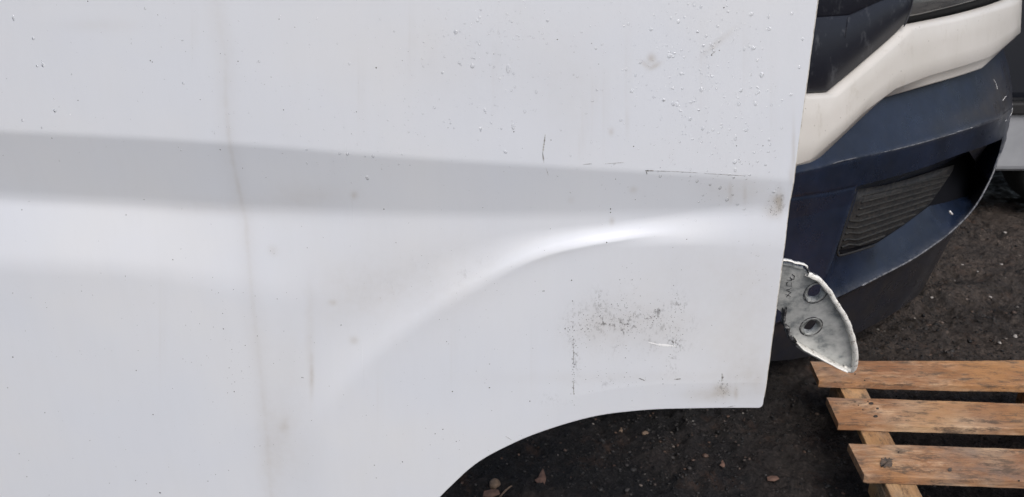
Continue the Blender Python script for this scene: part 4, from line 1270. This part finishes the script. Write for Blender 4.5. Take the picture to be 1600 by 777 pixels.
# ------------------------------------------------------------------ pale vehicle at the far right
far = empty('parked_vehicle', (2.7, 3.7, 0))
tag(far, 'dark parked vehicle with a pale white sill, right of the bumper', 'vehicle')
def fbox(name, x0, x1, y0, y1, z0, z1, mat, bev=0.02):
    bm = bmesh.new(); box_bm(bm, ((x0 + x1) / 2, (y0 + y1) / 2, (z0 + z1) / 2), (x1 - x0, y1 - y0, z1 - z0))
    return obj(name, bm_mesh(bm, name, bev, 3), mat, far)
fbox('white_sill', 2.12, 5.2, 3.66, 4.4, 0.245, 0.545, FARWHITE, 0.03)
fbox('body', 2.10, 5.25, 3.72, 5.4, 0.56, 1.15, FARDARK, 0.05)
fbox('cabin', 2.6, 4.9, 3.85, 5.3, 1.12, 1.65, FARDARK, 0.12)
fbox('side_window', 2.8, 4.7, 3.83, 3.86, 1.2, 1.55, GLASS, 0.008)
fbox('sill_moulding', 2.14, 5.15, 3.64, 3.70, 0.52, 0.575, RUBBER, 0.01)
for xx in (2.75, 4.6):
    for yy in (3.85, 5.2): wheel_parts((xx, yy, 0.31), (0, 1, 0), 0.31, 0.2, far)
fbox('underbody', 2.3, 5.0, 3.9, 5.2, 0.22, 0.50, RUBBER, 0.02)

# ------------------------------------------------------------------ the pallet
pal = empty('wooden_pallet', (1.4, 1.7, 0))
tag(pal, 'weathered brown wooden pallet lying on the dirt in front of the bumper', 'pallet')
def plank(name, corners, ztop, th, mat, parent=pal, nseg=60, wob=0.0046, chip=0.0):
    """corners: far-left, far-right, near-right, near-left in plan; the top has its own warped edge"""
    a, b, c, d = [np.array(q, float) for q in corners]
    org = (a + b + c + d) / 4
    dirx = (b + c - a - d); ang = math.atan2(dirx[1], dirx[0])
    V_ = []
    sx = rng.random() * 50
    rows_ = []
    for i in range(nseg + 1):
        t = i / nseg
        f = a + (b - a) * t; n_ = d + (c - d) * t
        f = f + np.array([0, wob * float(vnoise(np.array(t * 9 + sx), np.array(1.0)) + 0.5 * vnoise(np.array(t * 30 + sx), np.array(2.0)))])
        n_ = n_ + np.array([0, wob * float(vnoise(np.array(t * 9 + sx), np.array(5.0)) + 0.5 * vnoise(np.array(t * 30 + sx), np.array(7.0)))])
        if i == 0 and chip: n_ = n_ + np.array([chip, 0.0])
        if i == 1 and chip: n_ = n_ + np.array([0, -chip * 0.1])
        zt = ztop + 0.0015 * float(vnoise(np.array(t * 4 + sx), np.array(9.0)))
        e = 0.0016
        m_ = (f - n_) / np.linalg.norm(f - n_)
        rows_.append([(*(f), zt - th), (*(f), zt - e), (*(f - m_ * e), zt), (*(f * .66 + n_ * .34), zt + 0.0005), (*(f * .33 + n_ * .67), zt - 0.0004), (*(n_ + m_ * e), zt), (*(n_), zt - e), (*(n_), zt - th)])
    A_ = np.array(rows_)                            # (nseg+1, 8, 3)
    A_[..., :2] -= org; A_[..., 2] -= ztop
    ca, sa = math.cos(-ang), math.sin(-ang)
    X_ = A_[..., 0] * ca - A_[..., 1] * sa; Y_ = A_[..., 0] * sa + A_[..., 1] * ca
    A_[..., 0], A_[..., 1] = X_, Y_
    q = grid_quads(nseg + 1, 8)
    wrap = [(i * 8 + 7, (i + 1) * 8 + 7, (i + 1) * 8, i * 8) for i in range(nseg)]
    me = bpy.data.meshes.new(name)
    fs = [tuple(r_) for r_ in q] + wrap + [tuple(range(8)), tuple(nseg * 8 + k for k in range(7, -1, -1))]
    me.from_pydata([tuple(p) for p in A_.reshape(-1, 3)], [], fs)
    bm = bmesh.new(); bm.from_mesh(me); bmesh.ops.recalc_face_normals(bm, faces=bm.faces[:]); bm.to_mesh(me); bm.free()
    o = bpy.data.objects.new(name, me); COL.objects.link(o); me.materials.append(mat)
    o.parent = parent
    o.location = (org[0] - parent.location[0], org[1] - parent.location[1], ztop - parent.location[2])
    o.rotation_euler[2] = ang
    return o
ZT = 0.14
p1 = plank('plank', [(0.866, 2.052), (2.06, 2.066), (2.03, 1.885), (0.853, 1.940)], ZT, 0.020, WOOD)
p2 = plank('plank', [(0.843, 1.858), (2.04, 1.790), (2.03, 1.680), (0.829, 1.733)], ZT, 0.020, WOOD)
p3 = plank('plank', [(0.820, 1.650), (2.02, 1.590), (2.00, 1.462), (0.797, 1.524)], ZT, 0.020, WOOD, chip=0.012)
p4 = plank('plank', [(0.80, 1.425), (2.00, 1.375), (1.99, 1.265), (0.79, 1.32)], ZT, 0.020, WOOD)
p5 = plank('plank', [(0.79, 1.235), (1.99, 1.185), (1.98, 1.065), (0.78, 1.12)], ZT, 0.020, WOOD)
p1['label'] = 'plank at the far end of the pallet, under the bracket'
p2['label'] = 'plank with nail holes, second from the far end'
p3['label'] = 'plank with a dark burnt square and a chipped corner'
ZS = ZT - 0.0225
for (xa, ya), (xb, yb), w_ in (((0.962, 2.03), (0.835, 1.07), 0.070), ((1.50, 2.02), (1.42, 1.05), 0.075), ((2.0, 2.0), (1.92, 1.03), 0.07)):
    dx, dy = xa - xb, ya - yb; l = math.hypot(dx, dy); nx_, ny_ = -dy / l * w_ / 2, dx / l * w_ / 2
    # board runs away from the viewer: far-left.. expressed with its length along local X
    plank('stringer_board', [(xb + nx_, yb + ny_), (xa + nx_, ya + ny_), (xa - nx_, ya - ny_), (xb - nx_, yb - ny_)], ZS, 0.018, WOOD2, nseg=16)
    for f in (0.06, 0.5, 0.93):
        bm = bmesh.new()
        box_bm(bm, (0, 0, 0), (0.075, 0.11, 0.072))
        o = bpy.data.objects.new('block', bm_mesh(bm, 'block', 0.002, 1)); COL.objects.link(o); o.data.materials.append(WOOD2)
        o.parent = pal
        o.location = (xb + dx * f - 1.4, yb + dy * f - 1.7, ZS - 0.018 - 0.036); o.rotation_euler[2] = math.atan2(dy, dx) - math.pi / 2
pass
for yb_ in (1.97, 1.50, 1.08):
    plank('bottom_board', [(0.95, yb_ + 0.05), (2.03, yb_), (2.02, yb_ - 0.09), (0.94, yb_ - 0.04)], ZS - 0.018 - 0.072, 0.018, WOOD2, nseg=12)
# nail heads and holes, a burnt stamp, a splinter
NAIL = Mat('rusty_nail', (0.035, 0.025, 0.02), 0.7).m
def nail(u, v, r, parent):
    x, y = at_z(u, v, ZT)
    bm = bmesh.new()
    bmesh.ops.create_cone(bm, cap_ends=True, segments=10, radius1=r, radius2=r * 0.8, depth=0.002)
    me = bm_mesh(bm, 'nail')
    o = bpy.data.objects.new('nail', me); COL.objects.link(o); me.materials.append(NAIL)
    o.parent = parent
    o.matrix_parent_inverse = (Matrix.Translation(pal.location) @ Matrix.Translation(parent.location) @ Matrix.Rotation(parent.rotation_euler[2], 4, 'Z')).inverted()
    o.location = (float(x), float(y), ZT + 0.0012)
    o.scale = (1.4, 1, 1); o.rotation_euler[2] = 0.5
for q in ((1361, 631, 0.0058), (1371, 639, 0.0032), (1368, 651, 0.0050), (1341, 634, 0.0016), (1348, 641, 0.0016), (1336, 629, 0.0012), (1356, 628, 0.0018)): nail(*q, p2)
for q in ((1336, 585, 0.002), (1351, 595, 0.0018)): nail(*q, p1)
for q in ((1404, 707, 0.002), (1592, 752, 0.002)): nail(*q, p3)
M = Mat('burnt_wood', (0.05, 0.04, 0.035), 0.85)
M.set('Base Color', M.ramp(M.noise(90, 5, 0.8), [(0.38, (0.035, 0.03, 0.028)), (0.7, (0.17, 0.12, 0.085))]))
BURN = M.m
def blotch(u, v, ru, rv, name, parent, n=44):
    bm = bmesh.new(); vs = []
    for k in range(n):
        a = 2 * math.pi * k / n
        sq = 1 / max(abs(math.cos(a)), abs(math.sin(a))) ** 1.0
        uu_, vv2 = u + ru * math.cos(a) * sq * (0.70 + 0.45 * rng.random()), v + rv * math.sin(a) * sq * (0.70 + 0.45 * rng.random())
        x, y = at_z(uu_, vv2, ZT)
        vs.append(bm.verts.new((float(x), float(y), ZT + 0.0019)))
    bm.faces.new(vs)
    me = bm_mesh(bm, name)
    o = bpy.data.objects.new(name, me); COL.objects.link(o); me.materials.append(BURN); o.parent = parent
    o.matrix_parent_inverse = (Matrix.Translation(pal.location) @ Matrix.Translation(parent.location) @ Matrix.Rotation(parent.rotation_euler[2], 4, 'Z')).inverted()
    return o
blotch(1385, 724, 10, 7.5, 'burn_mark', p3)
blotch(1484, 735, 3.0, 3.2, 'burn_mark', p3)

# ------------------------------------------------------------------ litter on the dirt
def litter(name, u, v, size, mat, label, cat, group=None, flat=0.6, seed=0, shape=None, lift=0.0):
    x, y = [float(q) for q in at_z(u, v, 0.0)]
    z = float(ground_h(np.array(x), np.array(y)))
    if shape is None:
        V_, F_ = stones(1, np.array([[0, 0, 0]], float), np.array([size]), seed, flat)
        me = mesh_np(name, V_, np.zeros((0, 4), int), F_)
        bm = bmesh.new(); bm.from_mesh(me); bmesh.ops.subdivide_edges(bm, edges=bm.edges[:], cuts=1, smooth=0.6); bm.to_mesh(me); bm.free()
        zz = z + size * flat * 0.4
    else:
        bm = bmesh.new()
        top = [bm.verts.new((a * size, b * size, c * size)) for a, b, c in shape]
        bot = [bm.verts.new((a * size, b * size, c * size - 0.0012)) for a, b, c in shape]
        n = len(top)
        bm.faces.new(top[1:] + [top[0]]) if False else None
        ctr = sum((v_.co for v_ in top), Vector()) / n
        ct = bm.verts.new(ctr + Vector((0, 0, size * 0.10))); cb = bm.verts.new(ctr + Vector((0, 0, size * 0.10 - 0.0012)))
        for k in range(n):
            j = (k + 1) % n
            bm.faces.new((top[k], top[j], ct)); bm.faces.new((bot[j], bot[k], cb)); bm.faces.new((top[k], bot[k], bot[j], top[j]))
        me = bm_mesh(bm, name)
        zz = z + 0.008
    o = obj(name, me, mat)
    o.location = (x, y, zz + lift)
    tag(o, label, cat, group)
    return o
M = Mat('dead_leaf_brown', (0.20, 0.11, 0.075), 0.7)
M.set('Base Color', M.ramp(M.noise(70, 4), [(0.35, (0.07, 0.038, 0.027)), (0.65, (0.14, 0.078, 0.055))]))
LEAF = M.m
M = Mat('tan_stone', (0.25, 0.17, 0.11), 0.8)
M.set('Base Color', M.ramp(M.noise(60, 4), [(0.35, (0.09, 0.062, 0.042)), (0.65, (0.19, 0.13, 0.088))]))
TAN = M.m
PALE = Mat('pale_pebble', (0.30, 0.28, 0.26), 0.7).m
leafshape = [(-0.15, -1.0, 0), (0.35, -0.95, 0.05), (0.5, -0.4, 0.25), (0.42, 0.3, 0.3), (0.25, 1.1, 0.35), (0.0, 0.7, 0.2), (-0.25, 0.1, 0.1), (-0.62, -0.35, 0.05)]
litter('dead_leaf', 845, 747, 0.026, LEAF, 'curled reddish brown leaf on the dark dirt under the wheel arch cut-out', 'leaf', shape=leafshape)
litter('stone', 773, 757, 0.0125, TAN, 'round tan stone near the left end of the wheel arch opening', 'stone', seed=4, flat=0.8)
chipshape = [(-1, -0.5, 0), (0.1, -0.7, 0.05), (1.0, -0.3, 0.2), (0.8, 0.4, 0.25), (-0.1, 0.5, 0.2), (-0.9, 0.3, 0.1)]
litter('bark_chip', 768, 773, 0.021, LEAF, 'brown bark chip at the bottom edge just below the tan stone', 'bark chip', shape=chipshape)
litter('twig', 790, 768, 0.018, TAN, 'thin pale twig lying beside the tan stone', 'twig', shape=[(-0.9, -0.9, 0), (-0.6, -0.95, 0.1), (0.1, 0.0, 0.3), (0.9, 0.9, 0.4), (0.7, 1.0, 0.4), (-0.1, 0.2, 0.3)])
litter('leaf_scrap', 970, 671, 0.010, TAN, 'small tan leaf scrap close under the arched panel edge', 'leaf', shape=leafshape)
litter('stone', 1008, 679, 0.0085, TAN, 'small tan stone right of the leaf scrap under the panel edge', 'stone', seed=6)
litter('leaf_scrap', 1127, 737, 0.012, LEAF, 'reddish leaf scrap on the dirt below the straight panel edge', 'leaf', shape=leafshape)
litter('bark_chip', 1207, 751, 0.015, LEAF, 'dull brown bark chip on the dirt left of the pallet', 'bark chip', shape=chipshape)
pl = [(1549, 458, 0.0085, 'largest pale pebble on the open dirt beyond the pallet'), (1585, 528, 0.0075, 'pale elongated pebble near the right edge just above the pallet'), (1504, 411, 0.006, 'pale pebble on the dirt just right of the bumper lip'),
      (1528, 423, 0.006, 'pale pebble between the bumper lip and the largest pebble'), (1456, 464, 0.006, 'lower of two pale pebbles close to the bumper chin'), (1454, 453, 0.005, 'upper of two pale pebbles close to the bumper chin'),
      (1566, 409, 0.007, 'buff pebble at the foot of the low dirt ridge'), (1572, 358, 0.007, 'pale pebble in the shade below the far vehicle'), (1580, 517, 0.004, 'tiny pale pebble behind the elongated one'),
      (1445, 441, 0.005, 'grey pebble highest up beside the bumper chin'), (1561, 537, 0.006, 'greyish pebble just above the far plank of the pallet')]
for i, (a, b, c, d) in enumerate(pl):
    litter('pebble', a, b, c, PALE, d, 'pebble', 'pale pebbles on the dirt', seed=20 + i, flat=0.5)
